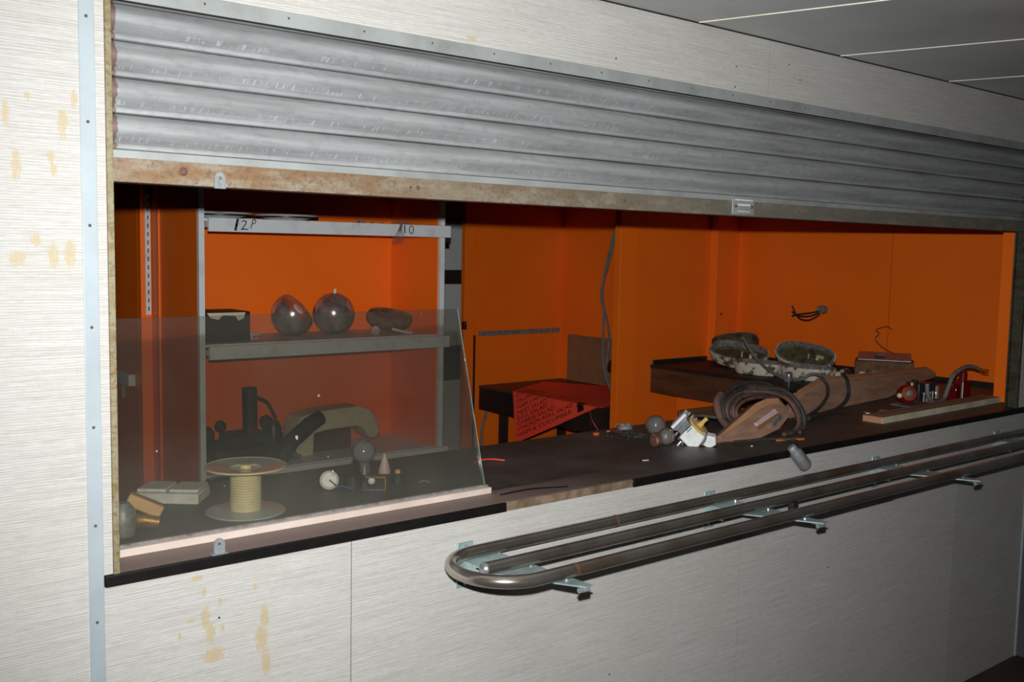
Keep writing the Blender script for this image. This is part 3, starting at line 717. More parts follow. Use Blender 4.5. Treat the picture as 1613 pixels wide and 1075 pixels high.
MB().box(1.56, 1.90, 1.92, 2.10, LZ, 0.80).build('base', M['black_wood'], sp, 0.01)
MB().box(1.63, 1.80, 1.94, 2.08, 0.8, 0.85).build('body', M['black_wood'], sp, 0.015)
MB().tube([(1.725, 1.98, 0.85), (1.722, 1.98, 1.03)], 0.030, 14).build('column', M['black_wood'], sp)
MB().tube([(1.75, 1.98, 0.99), (1.79, 1.97, 0.97), (1.81, 1.97, 0.94), (1.83, 1.97, 0.90)], 0.006, 8, smooth=4).build('lever', M['black'], sp)
MB().lathe([(0.001, 0), (0.03, 0), (0.034, 0.06), (0.02, 0.09), (0.001, 0.095)], (1.82, 1.97, 0.80), (0, 0, 1), 16).build('knob_housing', M['black'], sp)
MB().tube([(1.845, 1.93, 0.80), (1.86, 1.90, 0.765), (1.90, 1.89, 0.745)], 0.010, 8, smooth=4).build('elbow', M['cable_grey'], sp)
hp = MB()
for k, (x, z, rr) in enumerate(((1.88, 0.79, 0.055), (1.60, 0.83, 0.035), (1.66, 0.86, 0.025), (1.86, 0.86, 0.03), (1.93, 0.77, 0.04))):
    hp.lathe([(0.001, -rr), (rr * .7, -rr * .8), (rr, -rr * .1), (rr * .8, rr * .6), (rr * .3, rr * .9), (0.001, rr)], (x, 2.12, z), (0.3, 0.2 * k - .3, 1), 10)
hp.box(1.57, 1.95, 2.08, 2.16, 0.7345, 0.80)
tag(hp.build('dark_jumble', M['black_wood'], None), 'dim jumble of dark parts behind the upright machine on lowest shelf', 'jumble', kind='stuff')
bb = thing('grey_bracket_shelf', 'short pale shelf end on the left orange wall', 'shelf', (1.39, 2.5, 1.03))
MB().box(1.375, 1.4035, 2.36, 2.85, 1.015, 1.062).build('shelf_end', M['white_metal'], bb, 0.002)
MB().box(1.395, 1.4035, 2.5, 2.51, 0.95, 1.0145).build('bracket', M['alu_dull'], bb)

# ================================================================== BEHIND THE GLASS, ON THE COUNTER
so = thing('cable_spool', 'milky plastic cable spool with cream core behind glass', 'spool', (0.925, 0.265, ZT))
cs = V((0.925, 0.265, ZT)); hs = 0.098
MB().lathe([(0.0345, 0.003), (0.084, 0.0), (0.085, 0.0015), (0.084, 0.003), (0.0345, 0.006)], cs, (0, 0, 1), 48, closed=True).build('flange', M['spool_clear'], so)
MB().lathe([(0.0345, hs - 0.006), (0.084, hs - 0.003 + 0.004), (0.0855, hs), (0.084, hs + 0.004), (0.0345, hs)], cs, (0, 0, 1), 48, closed=True).build('flange', M['spool_clear'], so)
MB().lathe([(0.0835, hs + 0.0005), (0.0868, hs + 0.0005), (0.0868, hs + 0.0045), (0.0835, hs + 0.0045)], cs, (0, 0, 1), 48, closed=True).build('flange_rim', M['cream'], so)
prof = [(0.012, 0.004), (0.0335, 0.004)]
for k in range(15): prof += [(0.0338, 0.006 + k * 0.0058), (0.0325, 0.0085 + k * 0.0058)]
prof += [(0.0335, hs - 0.004), (0.012, hs - 0.004)]
MB().lathe(prof, cs, (0, 0, 1), 36, closed=True).build('core', M['cream'], so)
MB().lathe([(0.001, hs - 0.003), (0.014, hs - 0.002), (0.012, hs + 0.006), (0.001, hs + 0.007)], cs, (0, 0, 1), 14).build('hub', M['cream'], so)

sb = thing('twin_switch_box', 'low white plastic box with two lids left of spool', 'box', (0.84, 0.45, ZT))
u_ = V((0.774, -0.633, 0)); v_ = V((0.633, 0.774, 0)); c0 = V((0.835, 0.455, ZT))
MB().obox(c0 + V((0, 0, 0.012)), u_ * 0.072, v_ * 0.045, V((0, 0, 0.012))).build('base', M['white_plastic'], sb, 0.003)
for s_ in (-1, 1):
    MB().obox(c0 + u_ * 0.036 * s_ + V((0, 0, 0.028)) + v_ * 0.005, u_ * 0.032, v_ * 0.04, V((0, 0, 0.0035))).build('lid', M['white_plastic'], sb, 0.002)
wb = thing('wood_block', 'pale tilted wooden block offcut at left end behind glass', 'block', (0.69, 0.24, ZT))
d1 = V((0.80, -0.35, -0.42)).normalized(); d2 = V((0.25, 0.9, 0)).normalized(); d2 = (d2 - d1 * d2.dot(d1)).normalized(); d3 = d1.cross(d2)
MB().obox((0.700, 0.245, ZT + 0.052), d1 * 0.036, d2 * 0.018, d3 * 0.0125).build('block', M['pale_wood'], wb, 0.003)
gb = thing('brass_fitting', 'dull brass elbow under the tilted wooden block', 'fitting', (0.685, 0.245, ZT))
MB().tube([(0.675, 0.25, ZT + 0.018), (0.685, 0.242, ZT + 0.024), (0.70, 0.235, ZT + 0.022), (0.722, 0.222, ZT + 0.018)], [0.016, 0.0175, 0.0165, 0.015], 14).build('elbow_body', M['brass'], gb)
gg = thing('grey_fitting', 'grey rounded fitting beside the left jamb behind glass', 'fitting', (0.625, 0.24, ZT))
MB().lathe([(0.001, 0), (0.022, 0), (0.026, 0.02), (0.024, 0.05), (0.012, 0.066), (0.001, 0.068)], (0.652, 0.232, ZT), (0, 0, 1), 20).build('body', M['lug'], gg)

dr = thing('ceiling_rose', 'round white disc with screw slot and blue wire', 'disc', (1.17, 0.34, ZT))
fa = V((-0.44, -0.85, 0.28)).normalized(); cD = V((1.168, 0.335, ZT + 0.0235))
MB().lathe([(0.001, 0.006), (0.017, 0.006), (0.0225, 0.002), (0.023, -0.004), (0.001, -0.006)], cD, fa, 32).build('disc', M['white_plastic'], dr)
_, fu, fv = frame_of(fa)
MB().tube([cD + fa * 0.008, cD + fa * 0.009 + RGT * 0.012 - UPV * 0.010, cD + fa * 0.006 + RGT * 0.02 - UPV * 0.018], 0.0022, 8).build('terminal', M['cable_grey'], dr)
MB().tube([cD + RGT * 0.018 - UPV * 0.014, cD + RGT * 0.035 - UPV * 0.0155, cD + RGT * 0.055 - UPV * 0.0205], 0.0016, 8, smooth=4).build('blue_wire', M['blue_wire'], dr)

def bulb(name, label, c, r, ax, glassm, basem='brass', L=0.05, group=None):
    """c = centre of the globe, ax = direction from globe to cap"""
    b = thing(name, label, 'light bulb', tuple(V(c) - V((0, 0, r)))); c = V(c); d = V(ax).normalized()
    prof = [(0.0004, -r)]
    for i in range(1, 17):
        q = PI - i / 16 * (PI - 0.55); prof.append((r * math.sin(q), r * math.cos(q)))
    prof += [(0.0135, r * 1.02), (0.0128, r * 1.2)]
    MB().lathe(prof, c, d, 32).build('glass_globe', M[glassm], b, ang=60)
    p2 = [(0.0125, r * 1.12), (0.0135, r * 1.15), (0.0135, r * 1.15 + 0.022), (0.009, r * 1.15 + 0.026), (0.0005, r * 1.15 + 0.0265)]
    MB().lathe(p2, c, d, 20).build('cap', M[basem], b)
    fp = [c + d * r * 0.9, c + d * r * 0.1]
    MB().tube(fp, 0.003, 6).build('filament_stem', M['gasket'], b)
    return b
bulb('light_bulb', 'frosted globe bulb standing cap down behind the glass', (1.298, 0.395, ZT + 0.068), 0.0305, (0.05, 0.0, -1), 'bulb_frost', 'steel')
pc = thing('ceramic_cone', 'small pinkish ceramic cone right of frosted bulb', 'cone', (1.37, 0.42, ZT))
MB().lathe([(0.001, 0), (0.016, 0.0), (0.015, 0.012), (0.008, 0.036), (0.004, 0.05), (0.001, 0.051)], (1.372, 0.415, ZT + 0.0), (0, 0, 1), 18).build('cone_body', M['pinkish'], pc)
tf = thing('small_transformer', 'small dark transformer in brass frame behind the glass', 'transformer', (1.26, 0.27, ZT))
cT = V((1.262, 0.275, ZT + 0.018)); 
MB().obox(cT, u_ * 0.021, v_ * 0.014, V((0, 0, 0.0155))).build('coil_block', M['black'], tf, 0.002)
for s_ in (-1, 1):
    MB().obox(cT + V((0, 0, 0.0155 * s_)) - v_ * 0.003, u_ * 0.024, v_ * 0.015, V((0, 0, 0.0018))).build('frame_bar', M['brass'], tf)
MB().obox(cT + u_ * 0.0225, u_ * 0.0018, v_ * 0.012, V((0, 0, 0.0155))).build('frame_bar', M['brass'], tf)
MB().lathe([(0.001, 0.006), (0.007, 0.004), (0.009, 0)], cT - u_ * 0.010 - v_ * 0.0145 + V((0, 0, 0.006)), -v_, 14).build('paper_seal', M['white_plastic'], tf)
MB().tube([cT + u_ * x - v_ * 0.018 + V((0, 0, -0.0165)) for x in (-0.03, 0.0, 0.022)], 0.0014, 6, smooth=3).build('blue_wire', M['blue_wire'], tf)
bc = thing('black_pot', 'black round plastic cap left of the small transformer', 'cap', (1.23, 0.34, ZT))
MB().lathe([(0.001, 0), (0.024, 0), (0.023, 0.028), (0.018, 0.034), (0.001, 0.035)], (1.232, 0.335, ZT), (0, 0, 1), 24).build('cap_body', M['black'], bc)
yt = thing('terminal_block', 'tiny yellow terminal piece right of small transformer', 'terminal', (1.35, 0.31, ZT))
MB().obox((1.345, 0.31, ZT + 0.027), u_ * 0.006, v_ * 0.006, V((0, 0, 0.005))).build('terminal', M['yellow_plastic'], yt, 0.001)
MB().lathe([(0.001, 0), (0.018, 0), (0.017, 0.02), (0.001, 0.0215)], (1.345, 0.31, ZT), (0, 0, 1), 18).build('round_base', M['black'], yt)
MB().tube([(1.38, 0.27, ZT + 0.002), (1.39, 0.26, ZT + 0.008), (1.40, 0.25, ZT + 0.003)], 0.0025, 6, smooth=3).build('lead', M['cable_grey'], yt)

# ================================================================== MIDDLE BAY
dk = thing('back_desk', 'black desk with worn top in the middle bay', 'desk', (3.8, 2.3, 0.0))
MB().box(3.4875, 4.117, 1.86, YM - 0.013, 0.806, 0.82).build('desk_top', M['desk_top'], dk, 0.001)
MB().box(3.489, 4.115, 1.862, YM - 0.014, 0.682, 0.8055).build('apron', M['black_wood'], dk, 0.001)
for x, y in ((3.55, 1.95), (4.05, 1.95), (3.6, 2.7), (4.05, 2.7)): MB().box(x, x + 0.04, y, y + 0.04, 0.0, 0.6815).build('leg', M['black_wood'], dk)
# red menu sheet draped over the desk edge
sg = thing('menu_sheet', 'bright red menu sheet with black lettering draped over desk', 'sign', (3.5, 2.2, 0.82))
TH = math.radians(28)
UD = (math.cos(TH), -math.sin(TH)); VD = (math.sin(TH), math.cos(TH)); BL = (0.205, 0.275); SW, SHT = 0.615, 0.78
def fold(a, b):
    y = 2.535 - a
    if b > 0:      # hanging down past the desk edge
        return V((3.4845 - 0.30 * b - 0.25 * b * b, y, 0.8240 - 0.93 * b))
    if b > -0.60:  # lying on the desk
        return V((3.4845 - b, y, 0.8240))
    return V((4.0845, y, 0.8240 + (-0.60 - b)))      # run up against the side wall
def S(u, v):
    w_ = (1 - v) * SHT
    return fold(BL[0] + UD[0] * u * SW - VD[0] * w_, BL[1] + UD[1] * u * SW - VD[1] * w_)
def SN(u, v):
    w_ = (1 - v) * SHT; b = BL[1] + UD[1] * u * SW - VD[1] * w_
    if b > 0.004: return V((-0.93, 0, 0.34)).normalized()
    if b > -0.004: return V((-0.6, 0, 0.8))
    return V((0, 0, 1)) if b > -0.60 else V((-1, 0, 0))
NU, NV = 60, 80
vs = []; fs = []
for side in (1, -1):
    for j in range(NV + 1):
        for i in range(NU + 1):
            u, v = i / NU, j / NV; vs.append(S(u, v) + SN(u, v) * 0.0006 * side)
W_ = NU + 1; K = W_ * (NV + 1)
for j in range(NV):
    for i in range(NU):
        a_ = j * W_ + i; fs.append((a_, a_ + 1, a_ + 1 + W_, a_ + W_)); fs.append((K + a_, K + a_ + W_, K + a_ + 1 + W_, K + a_ + 1))
brd = [(i, 0) for i in range(NU)] + [(NU, j) for j in range(NV)] + [(i, NV) for i in range(NU, 0, -1)] + [(0, j) for j in range(NV, 0, -1)]
ids = [j * W_ + i for i, j in brd]
for k in range(len(ids)):
    a_, b_ = ids[k], ids[(k + 1) % len(ids)]; fs.append((b_, a_, K + a_, K + b_))
MB().add(vs, fs).build('sheet', M['sheet'], sg, ang=80)
def text_on_sheet(txt, u0, v0, wid, hei):
    cu = bpy.data.curves.new('lettering', 'FONT'); cu.body = txt; cu.size = 1.0; cu.resolution_u = 2
    ob = bpy.data.objects.new('lettering_tmp', cu); C.objects.link(ob)
    bpy.context.view_layer.update()
    me = bpy.data.meshes.new_from_object(ob); C.objects.unlink(ob); bpy.data.objects.remove(ob)
    xm = max(v.co.x for v in me.vertices)
    out = []
    for v in me.vertices:
        u = u0 + v.co.x / xm * wid; q = v0 - v.co.y * hei
        out.append(S(u, q) + SN(u, q) * 0.0022)
    o = MB().add(out, [tuple(p.vertices) for p in me.polygons]).build('lettering', M['sheet_black'], sg)
    bpy.data.meshes.remove(me)
LINES = [('HAM', .50, .20), ('TOMATO', .54, .30), ('CHEESE', .58, .30), ('EGG', .62, .16), ('CHICKEN  ROLL', .665, .56),
         ('SALMON', .71, .30), ('HAM CAKE & TOMATO', .755, .80), ('MEAT SALAD', .80, .42), ('EGG SALAD', .84, .42), ('CHEESE SALAD', .88, .52), ('CHICKEN ROLL SALAD', .92, .76), ('HAM & CUCUMBER', .965, .74)]
for s_, v, wd in LINES: text_on_sheet(s_, .04, v, wd * 0.86, 0.042)
mb = MB(); vs = []; fs = []
for i in range(5):
    for j in range(7):
        u, v = 0.74 + 0.07 * i / 4, 0.87 + 0.11 * j / 6; vs.append(S(u, v) + SN(u, v) * 0.0024)
for i in range(4):
    for j in range(6): fs.append((i * 7 + j, i * 7 + j + 1, (i + 1) * 7 + j + 1, (i + 1) * 7 + j))
MB().add(vs, fs).build('printed_block', M['sheet_black'], sg)

def cable(name, pts, r, m, label, cat='cable', sm=6):
    return tag(MB().tube([V(p) for p in pts], r, 8, smooth=sm).build(name, M[m]), label, cat)
cable('power_cable', [(3.985, 2.2, 1.80), (3.935, 2.2, 1.636), (3.890, 2.2, 1.48), (3.870, 2.2, 1.36), (3.890, 2.2, 1.27), (3.893, 2.2, 1.131), (3.890, 2.19, 0.972), (3.900, 2.15, 0.86), (3.895, 2.1, 0.8235), (3.865, 1.98, 0.8235)], 0.0065, 'cable_grey', 'grey cable hanging down in middle bay, nearer the left')
cable('power_cable', [(3.995, 2.215, 1.78), (3.955, 2.215, 1.60), (3.895, 2.215, 1.42), (3.905, 2.215, 1.30), (3.940, 2.215, 1.20), (3.955, 2.215, 1.10), (3.940, 2.215, 1.0), (3.937, 2.21, 0.90)], 0.0065, 'cable_grey', 'second grey cable hanging in middle bay, ending at black socket')
sk = thing('hanging_socket', 'black round socket hanging on a cable before hardboard patch', 'socket', (3.975, 2.2, 0.94))
MB().lathe([(0.001, -0.03), (0.022, -0.028), (0.026, 0.0), (0.022, 0.026), (0.010, 0.036), (0.001, 0.037)], (3.945, 2.18, 0.965), (0.45, 0.2, 0.8), 20).build('socket_body', M['black'], sk)
cable('conduit_tail', [(3.535, 2.775, 0.68), (3.53, 2.775, 0.64), (3.508, 2.775, 0.57), (3.505, 2.775, 0.40)], 0.008, 'cable_grey', 'short grey cable below black desk in middle bay')
cn = thing('cable_clip', 'small silvery connector on orange wall beside red sheet', 'connector', (3.67, 2.76, 0.57))
MB().obox((3.665, 2.775, 0.572), V((0.012, 0, 0.01)), V((0, 0.012, 0)), V((-0.012, 0, 0.016))).build('connector_body', M['steel'], cn, 0.003)
MB().tube([(3.66, 2.77, 0.555), (3.655, 2.765, 0.53)], 0.006, 8).build('tail', M['cable_grey'], cn)
sk2 = thing('wall_switch', 'tiny dark switch on left edge of middle bay wall', 'switch', (3.37, 2.79, 1.16))
MB().box(3.366, 3.384, 2.77, 2.795, 1.145, 1.19).build('switch_body', M['black'], sk2, 0.003)
cable('red_lead', [(3.47, 1.85, 0.803), (3.42, 1.78, 0.77), (3.44, 1.74, 0.70), (3.42, 1.70, 0.62)], 0.002, 'red_wire', 'thin red lead dangling below the red sheet corner', 'wire')

# ================================================================== OPEN PART OF THE COUNTER
cable('red_offcut', [(1.63, 0.375, ZT + 0.004), (1.66, 0.375, ZT + 0.0075), (1.69, 0.365, ZT + 0.007), (1.712, 0.345, ZT + 0.0045)], 0.0022, 'red_wire', 'short red wire offcut on counter just right of glass', 'wire')
def chip(name, x, y, w_, d_, h_, m, label, cat='offcut', rot=0.0):
    u = V((math.cos(rot), math.sin(rot), 0)); v = V((-math.sin(rot), math.cos(rot), 0)); a_ = []
    pts = [(-1, -.7), (-.2, -1), (.8, -.8), (1, .2), (.5, 1), (-.6, .8)]
    return tag(MB().prism([V((x, y, ZT + 0.0004)) + u * (p * w_ / 2) + v * (q_ * d_ / 2) for p, q_ in pts], (0, 0, h_)).build(name, M[m], None, 0.0004), label, cat)
chip('orange_chip', 2.205, 0.50, 0.022, 0.016, 0.008, 'orange_bit', 'small orange plastic crumb near the back counter edge')
chip('orange_strip', 2.305, 0.505, 0.07, 0.02, 0.004, 'orange_bit', 'flat faded orange strip at foot of the orange partition', rot=-0.6)
chip('orange_strip', 2.66, 0.098, 0.115, 0.022, 0.005, 'orange_bit', 'orange laminate sliver by the counter edge below cable coil', rot=-0.35)
chip('pale_chip', 2.05, 0.14, 0.022, 0.009, 0.002, 'cream_grey', 'pale flat chip on bare counter right of glass', rot=-0.4)
chip('pale_chip', 2.47, 0.10, 0.008, 0.006, 0.003, 'white_plastic', 'tiny white crumb right of the white switch mechanism')
cb = thing('clear_scrap', 'small clear plastic scrap at foot of orange partition', 'scrap', (2.36, 0.54, ZT))
MB().lathe([(0.026, 0), (0.026, 0.012), (0.022, 0.014), (0.022, 0.002)], (2.36, 0.525, ZT + 0.0005), (0, 0, 1), 20, closed=True).build('ring', M['clear_plastic'], cb)
for q in (0.3, 2.2, 4.0): MB().lathe([(0.004, 0), (0.004, 0.006), (0.0005, 0.007)], (2.36 + 0.024 * math.cos(q), 0.525 + 0.024 * math.sin(q), ZT + 0.0145), (0, 0, 1), 8).build('peg', M['steel'], cb)

wn = MB()
for k in range(9):
    c = V((2.27 + random.uniform(-.05, .06), 0.40 + random.uniform(-.06, .05), ZT + 0.004)); r = random.uniform(0.02, 0.05); a0 = random.uniform(0, 6)
    wn.tube([c + V((r * math.cos(a0 + q), 0.7 * r * math.sin(a0 + q), 0.003 + 0.006 * math.sin(q * 1.7) ** 2)) for q in [0.5 * j for j in range(9)]], 0.0022, 6)
tag(wn.build('wire_tangle', M['cable_black']), 'flat tangle of dark wire left of the smoked bulbs', 'wire', kind='stuff')
bulb('light_bulb', 'smoked grey globe bulb before the orange partition', (2.355, 0.385, ZT + 0.0335), 0.033, (0.5, 0.75, -0.12), 'bulb_grey')
b2 = bulb('light_bulb', 'dark bulb lying with brown cap towards the room', (2.268, 0.262, ZT + 0.027), 0.0265, tuple(-RGT * 0.85 - FWD * 0.55), 'bulb_grey', 'nickel')
hd = (-RGT * 0.75 - FWD * 0.65); hd.z = 0
MB().lathe([(0.0185, 0), (0.0185, 0.014), (0.013, 0.018), (0.008, 0.018), (0.007, 0.010), (0.0005, 0.009)], V((2.268, 0.262, ZT + 0.0195)) + hd.normalized() * 0.040, hd, 20).build('holder_ring', M['nickel'], b2)

# white rotary switch mechanism
SWC = V((2.335, 0.215, ZT + 0.047))
A1 = (RGT * 0.62 + UPV * 0.70 - FWD * 0.35).normalized()         # shaft direction
A2 = (RGT * 0.75 - UPV * 0.62 - FWD * 0.05); A2 = (A2 - A1 * A2.dot(A1)).normalized(); A3 = A1.cross(A2)
swt = thing('rotary_switch', 'white rotary switch mechanism with cream flange on the counter', 'switch', (SWC.x, SWC.y, ZT))
def L(a_, b_, c_): return SWC + A2 * a_ + A1 * b_ + A3 * c_
sh_ = 0.030
pr = [L(-.018, -.040, -.026), L(.030, -.044, -.026), L(.044, -.020, -.026), L(.036, .016, -.026), L(-.018, .016, -.026)]
MB().prism(pr, A3 * 0.052).build('moulded_body', M['white_plastic'], swt, 0.004)
pr = [L(.040, -.012, -.020), L(.072, -.004, -.018), L(.078, .018, -.016), L(.060, .034, -.016), L(.036, .020, -.020)]
MB().prism(pr, A3 * 0.036).build('cover_flap', M['white_plastic'], swt, 0.003)
MB().lathe([(0.001, 0.016), (0.034, 0.016), (0.036, 0.018), (0.036, 0.021), (0.034, 0.023), (0.012, 0.024), (0.010, 0.026)], SWC + A2 * 0.004, A1, 32).build('flange', M['yellow_plastic'], swt)
MB().lathe([(0.0085, 0.023), (0.0085, 0.036), (0.0062, 0.037), (0.0062, 0.056), (0.0005, 0.057)], SWC + A2 * 0.004, A1, 16).build('shaft', M['yellow_plastic'], swt)
MB().obox(L(-.042, -.006, 0.0), A2 * .004, A1 * .026, A3 * .026).build('contact_plate', M['steel'], swt, 0.001)
MB().obox(L(-.029, -.008, 0.004), A2 * .009, A1 * .022, A3 * .024).build('contact_block', M['silver_card'], swt, 0.001)
MB().obox(L(-.052, -.004, 0.0), A2 * .005, A1 * .030, A3 * .022).build('back_plate', M['white_metal'], swt, 0.001)
for j in range(5):
    MB().obox(L(-.040 + .015 * j, -.050, 0.018 - 0.004 * j), A2 * .003, A1 * .007, A3 * .003).build('terminal', M['steel'], swt, 0.0006)
for j in range(3): MB().obox(L(-.024 + j * 0.006, 0.005 - j * 0.002, -0.0275), A2 * .0015, A1 * .010, A3 * .002).build('rib', M['silver_card'], swt)
for j in range(3):
    MB().lathe([(0.0045, 0), (0.0045, 0.012), (0.0005, 0.013)], L(-.042 + j * .013, .021, 0.01), A1, 10).build('terminal_post', M['steel'], swt)
MB().lathe([(0.0045, 0), (0.0045, 0.018), (0.0035, 0.020), (0.0005, 0.0205)], L(-.004, -.046, -.020), (-A1 - A3 * 0.4), 12).build('mounting_stud', M['steel'], swt)
MB().tube([L(.044, -.008, -.028), L(.040, .012, -.030), L(.030, .026, -.030), L(.020, .026, -.03)], 0.004, 8, smooth=4).build('spring_clip', M['steel'], swt)

# long dusty board standing on edge, pointed at its near end
bd = thing('long_board', 'long dusty brown board standing on edge, wound with cable', 'board', (3.2, 0.35, ZT))
def PB(x, z, off=0.0): return V((x, 0.30 + 0.11 * (x - 2.59) + off, z))
face = [(2.97, ZT + 0.0005), (3.45, ZT + 0.0005), (3.80, ZT + 0.0008), (4.171, 1.058), (4.297, 1.062), (4.324, 1.082), (4.287, 1.099), (3.74, 1.112), (3.318, 1.122), (3.083, 1.079)]
# lean: the top is further back than the foot
def PL(x, z, off=0.0):
    p = PB(x, z, off); p.y += (z - ZT) * 0.35; return p
MB().prism([PL(x, z) for x, z in face], (0.0, 0.028, 0.004)).build('plank', M['board'], bd, 0.004)
topl = [(4.28, 1.099), (3.74, 1.112), (3.318, 1.122), (3.09, 1.081)]
A_ = [PL(x, z) + V((0, 0.002, 0.004)) for x, z in topl]; B_ = [p + V((0, 0.026, 0.0085)) for p in A_]
vs = A_ + B_ + [p + V((0, -0.001, -0.004)) for p in A_] + [p + V((0, 0, -0.006)) for p in B_]; n = len(A_); fs = []
for i in range(n - 1): fs += [(i, i + 1, n + i + 1, n + i), (i, 2 * n + i, 2 * n + i + 1, i + 1), (n + i, n + i + 1, 3 * n + i + 1, 3 * n + i)]
MB().add(vs, fs).build('top_edge', M['board_edge'], bd)

rl = thing('wooden_winder', 'teardrop shaped wooden cable winder with pale strip and buckle', 'winder', (2.66, 0.2, ZT))
rp = [(2.409, 0.178, 1.046), (2.643, 0.223, 1.121), (2.705, 0.230, 1.130), (2.775, 0.232, 1.126), (2.807, 0.218, 1.095), (2.797, 0.202, 1.065), (2.723, 0.184, 1.036), (2.615, 0.172, 1.0215), (2.502, 0.170, 1.0215), (2.43, 0.172, 1.030)]
rn = V((-0.05, 1, -0.5)).normalized()
MB().prism([V(p) for p in rp], rn * 0.030).build('winder_body', M['board'], rl, 0.003)
tp = [V(p) - rn * 0.002 for p in rp[:4]]; ip = [V(p) - rn * 0.0035 for p in ((2.440, 0.177, 1.051), (2.655, 0.214, 1.103), (2.714, 0.221, 1.111), (2.764, 0.223, 1.109))]
vs = tp + ip + [p + rn * 0.002 for p in tp] + [p + rn * 0.002 for p in ip]; fs = []
for i in range(3): fs += [(i, 4 + i, 5 + i, i + 1), (8 + i, 9 + i, 13 + i, 12 + i), (i, i + 1, 9 + i, 8 + i), (4 + i, 12 + i, 13 + i, 5 + i)]
MB().add(vs, fs).build('bevelled_edge', M['board_edge'], rl)
lb = [V(p) - rn * 0.0095 for p in ((2.593, 0.192, 1.064), (2.601, 0.187, 1.054), (2.732, 0.208, 1.082), (2.723, 0.215, 1.097))]
MB().prism(lb, rn * 0.0075).build('pale_strip', M['pinkish'], rl, 0.001)
lb2 = [p + V((0.004, -0.002, -0.012)) for p in lb]
MB().prism(lb2, rn * 0.004).build('strip_shadow_side', M['brown_panel'], rl, 0.0005)
ml = MB()
for k in range(3):
    c = V((2.685 + k * 0.019, 0.188 + k * 0.004, 1.056 + k * 0.007)) - rn * 0.008
    ml.obox(c, (0.009, 0, 0.004), (0, 0.005, 0), (-0.003, 0, 0.0065 if k != 1 else 0.004))
ml.build('buckle', M['steel'], rl, 0.001)

# coil of dusty cable round the board
co = thing('cable_coil', 'coil of dusty brown rubber cable looped round the board', 'cable', (2.83, 0.3, ZT))
cc = V((2.728, 0.242, 1.084))
ux = V((0.985, 0.06, -0.02)); vz = V((-0.06, 0.30, 0.92))
def ring(r1, r2, dy, dz, wob, m, r=0.0062, dx=0.0):
    pts = [cc + V((dx, dy, dz)) + ux * (0.95 * r1 * math.cos(q)) + vz * (r2 * math.sin(q)) + V((0, wob * math.sin(3 * q + r1 * 90), 0)) for q in [2 * PI * k / 48 for k in range(48)]]
    for p in pts:
        if p.z < ZT + 0.008: p.z = ZT + 0.008
    MB().tube(pts, r, 8, closed=True).build('loop', M[m], co)
ring(0.150, 0.052, 0.020, -0.004, 0.002, 'cable_brown'); ring(0.158, 0.058, 0.030, 0.0, 0.003, 'cable_brown'); ring(0.150, 0.060, 0.044, 0.0, 0.003, 'cable_black')
ring(0.166, 0.062, 0.050, 0.002, 0.003, 'cable_brown'); ring(0.172, 0.070, 0.062, 0.004, 0.003, 'cable_black', 0.0068, 0.01); ring(0.160, 0.075, 0.074, 0.008, 0.003, 'cable_brown', 0.0066, 0.006)
ring(0.140, 0.064, 0.060, -0.006, 0.004, 'cable_black', 0.007, -0.01)
MB().tube([V(p) for p in [(2.543, 0.262, 1.075), (2.560, 0.290, 1.128), (2.63, 0.310, 1.160), (2.73, 0.318, 1.172), (2.83, 0.315, 1.160), (2.90, 0.30, 1.12)]], 0.0066, 8, smooth=5).build('loop', M['cable_black'], co)
MB().tube([V(p) for p in [(2.575, 0.31, 1.145), (2.545, 0.30, 1.125), (2.538, 0.285, 1.09), (2.555, 0.27, 1.055), (2.60, 0.26, 1.036)]], 0.012, 10, smooth=4).build('knot', M['cable_brown'], co)
for k, (m_, o_) in enumerate((('cable_brown', 0.0), ('cable_black', 0.013), ('cable_brown', 0.026), ('cable_black', 0.036))):
    MB().tube([V((p[0] + o_, p[1], p[2])) for p in [(2.66, 0.285, 1.150 + o_ * .3), (2.74, 0.245, 1.148 + o_ * .3), (2.795, 0.212, 1.125), (2.815, 0.188, 1.085), (2.808, 0.172, 1.050), (2.765, 0.160, 1.0275), (2.70, 0.150, 1.0265)]], 0.0066, 8, smooth=5).build('loop', M[m_], co)
MB().tube([V(p) for p in [(2.62, 0.31, 1.13), (2.60, 0.30, 1.10), (2.61, 0.29, 1.07)]], 0.008, 8, smooth=4).build('loop', M['cable_brown'], co)
pg = thing('metal_plug', 'small silver plug end poking up from cable coil', 'plug', (3.02, 0.33, 1.12))
MB().obox((3.020, 0.370, 1.166), (0.016, 0.004, 0.002), (0, 0.012, 0), (-0.002, 0, 0.016)).build('plug_shell', M['steel'], pg, 0.003)
MB().obox((3.040, 0.375, 1.130), (0.026, 0, -0.006), (0, 0.014, 0), (0, 0, 0.017)).build('plug_grip', M['black'], pg, 0.004)
cable('flex', [(2.70, 0.262, 1.160), (2.78, 0.215, 1.155), (2.815, 0.175, 1.105), (2.822, 0.160, 1.055), (2.80, 0.150, ZT + 0.009), (2.77, 0.140, ZT + 0.0072)], 0.0066, 'cable_black', 'black flex drooping from coil top to counter near orange sliver')
cable('flex', [(2.46, 0.16, ZT + 0.006), (2.54, 0.140, ZT + 0.006), (2.62, 0.11, ZT + 0.006), (2.64, 0.06, ZT + 0.006), (2.58, 0.03, ZT + 0.006), (2.53, 0.002, ZT + 0.0065)], 0.0042, 'cable_black', 'thin black flex running from winder tip to the tubular lamp')
cable('flex', [(2.40, 0.36, ZT + 0.03), (2.46, 0.37, ZT + 0.05), (2.52, 0.35, ZT + 0.055), (2.56, 0.31, ZT + 0.05)], 0.006, 'cable_black', 'black flex between white switch mechanism and coil')
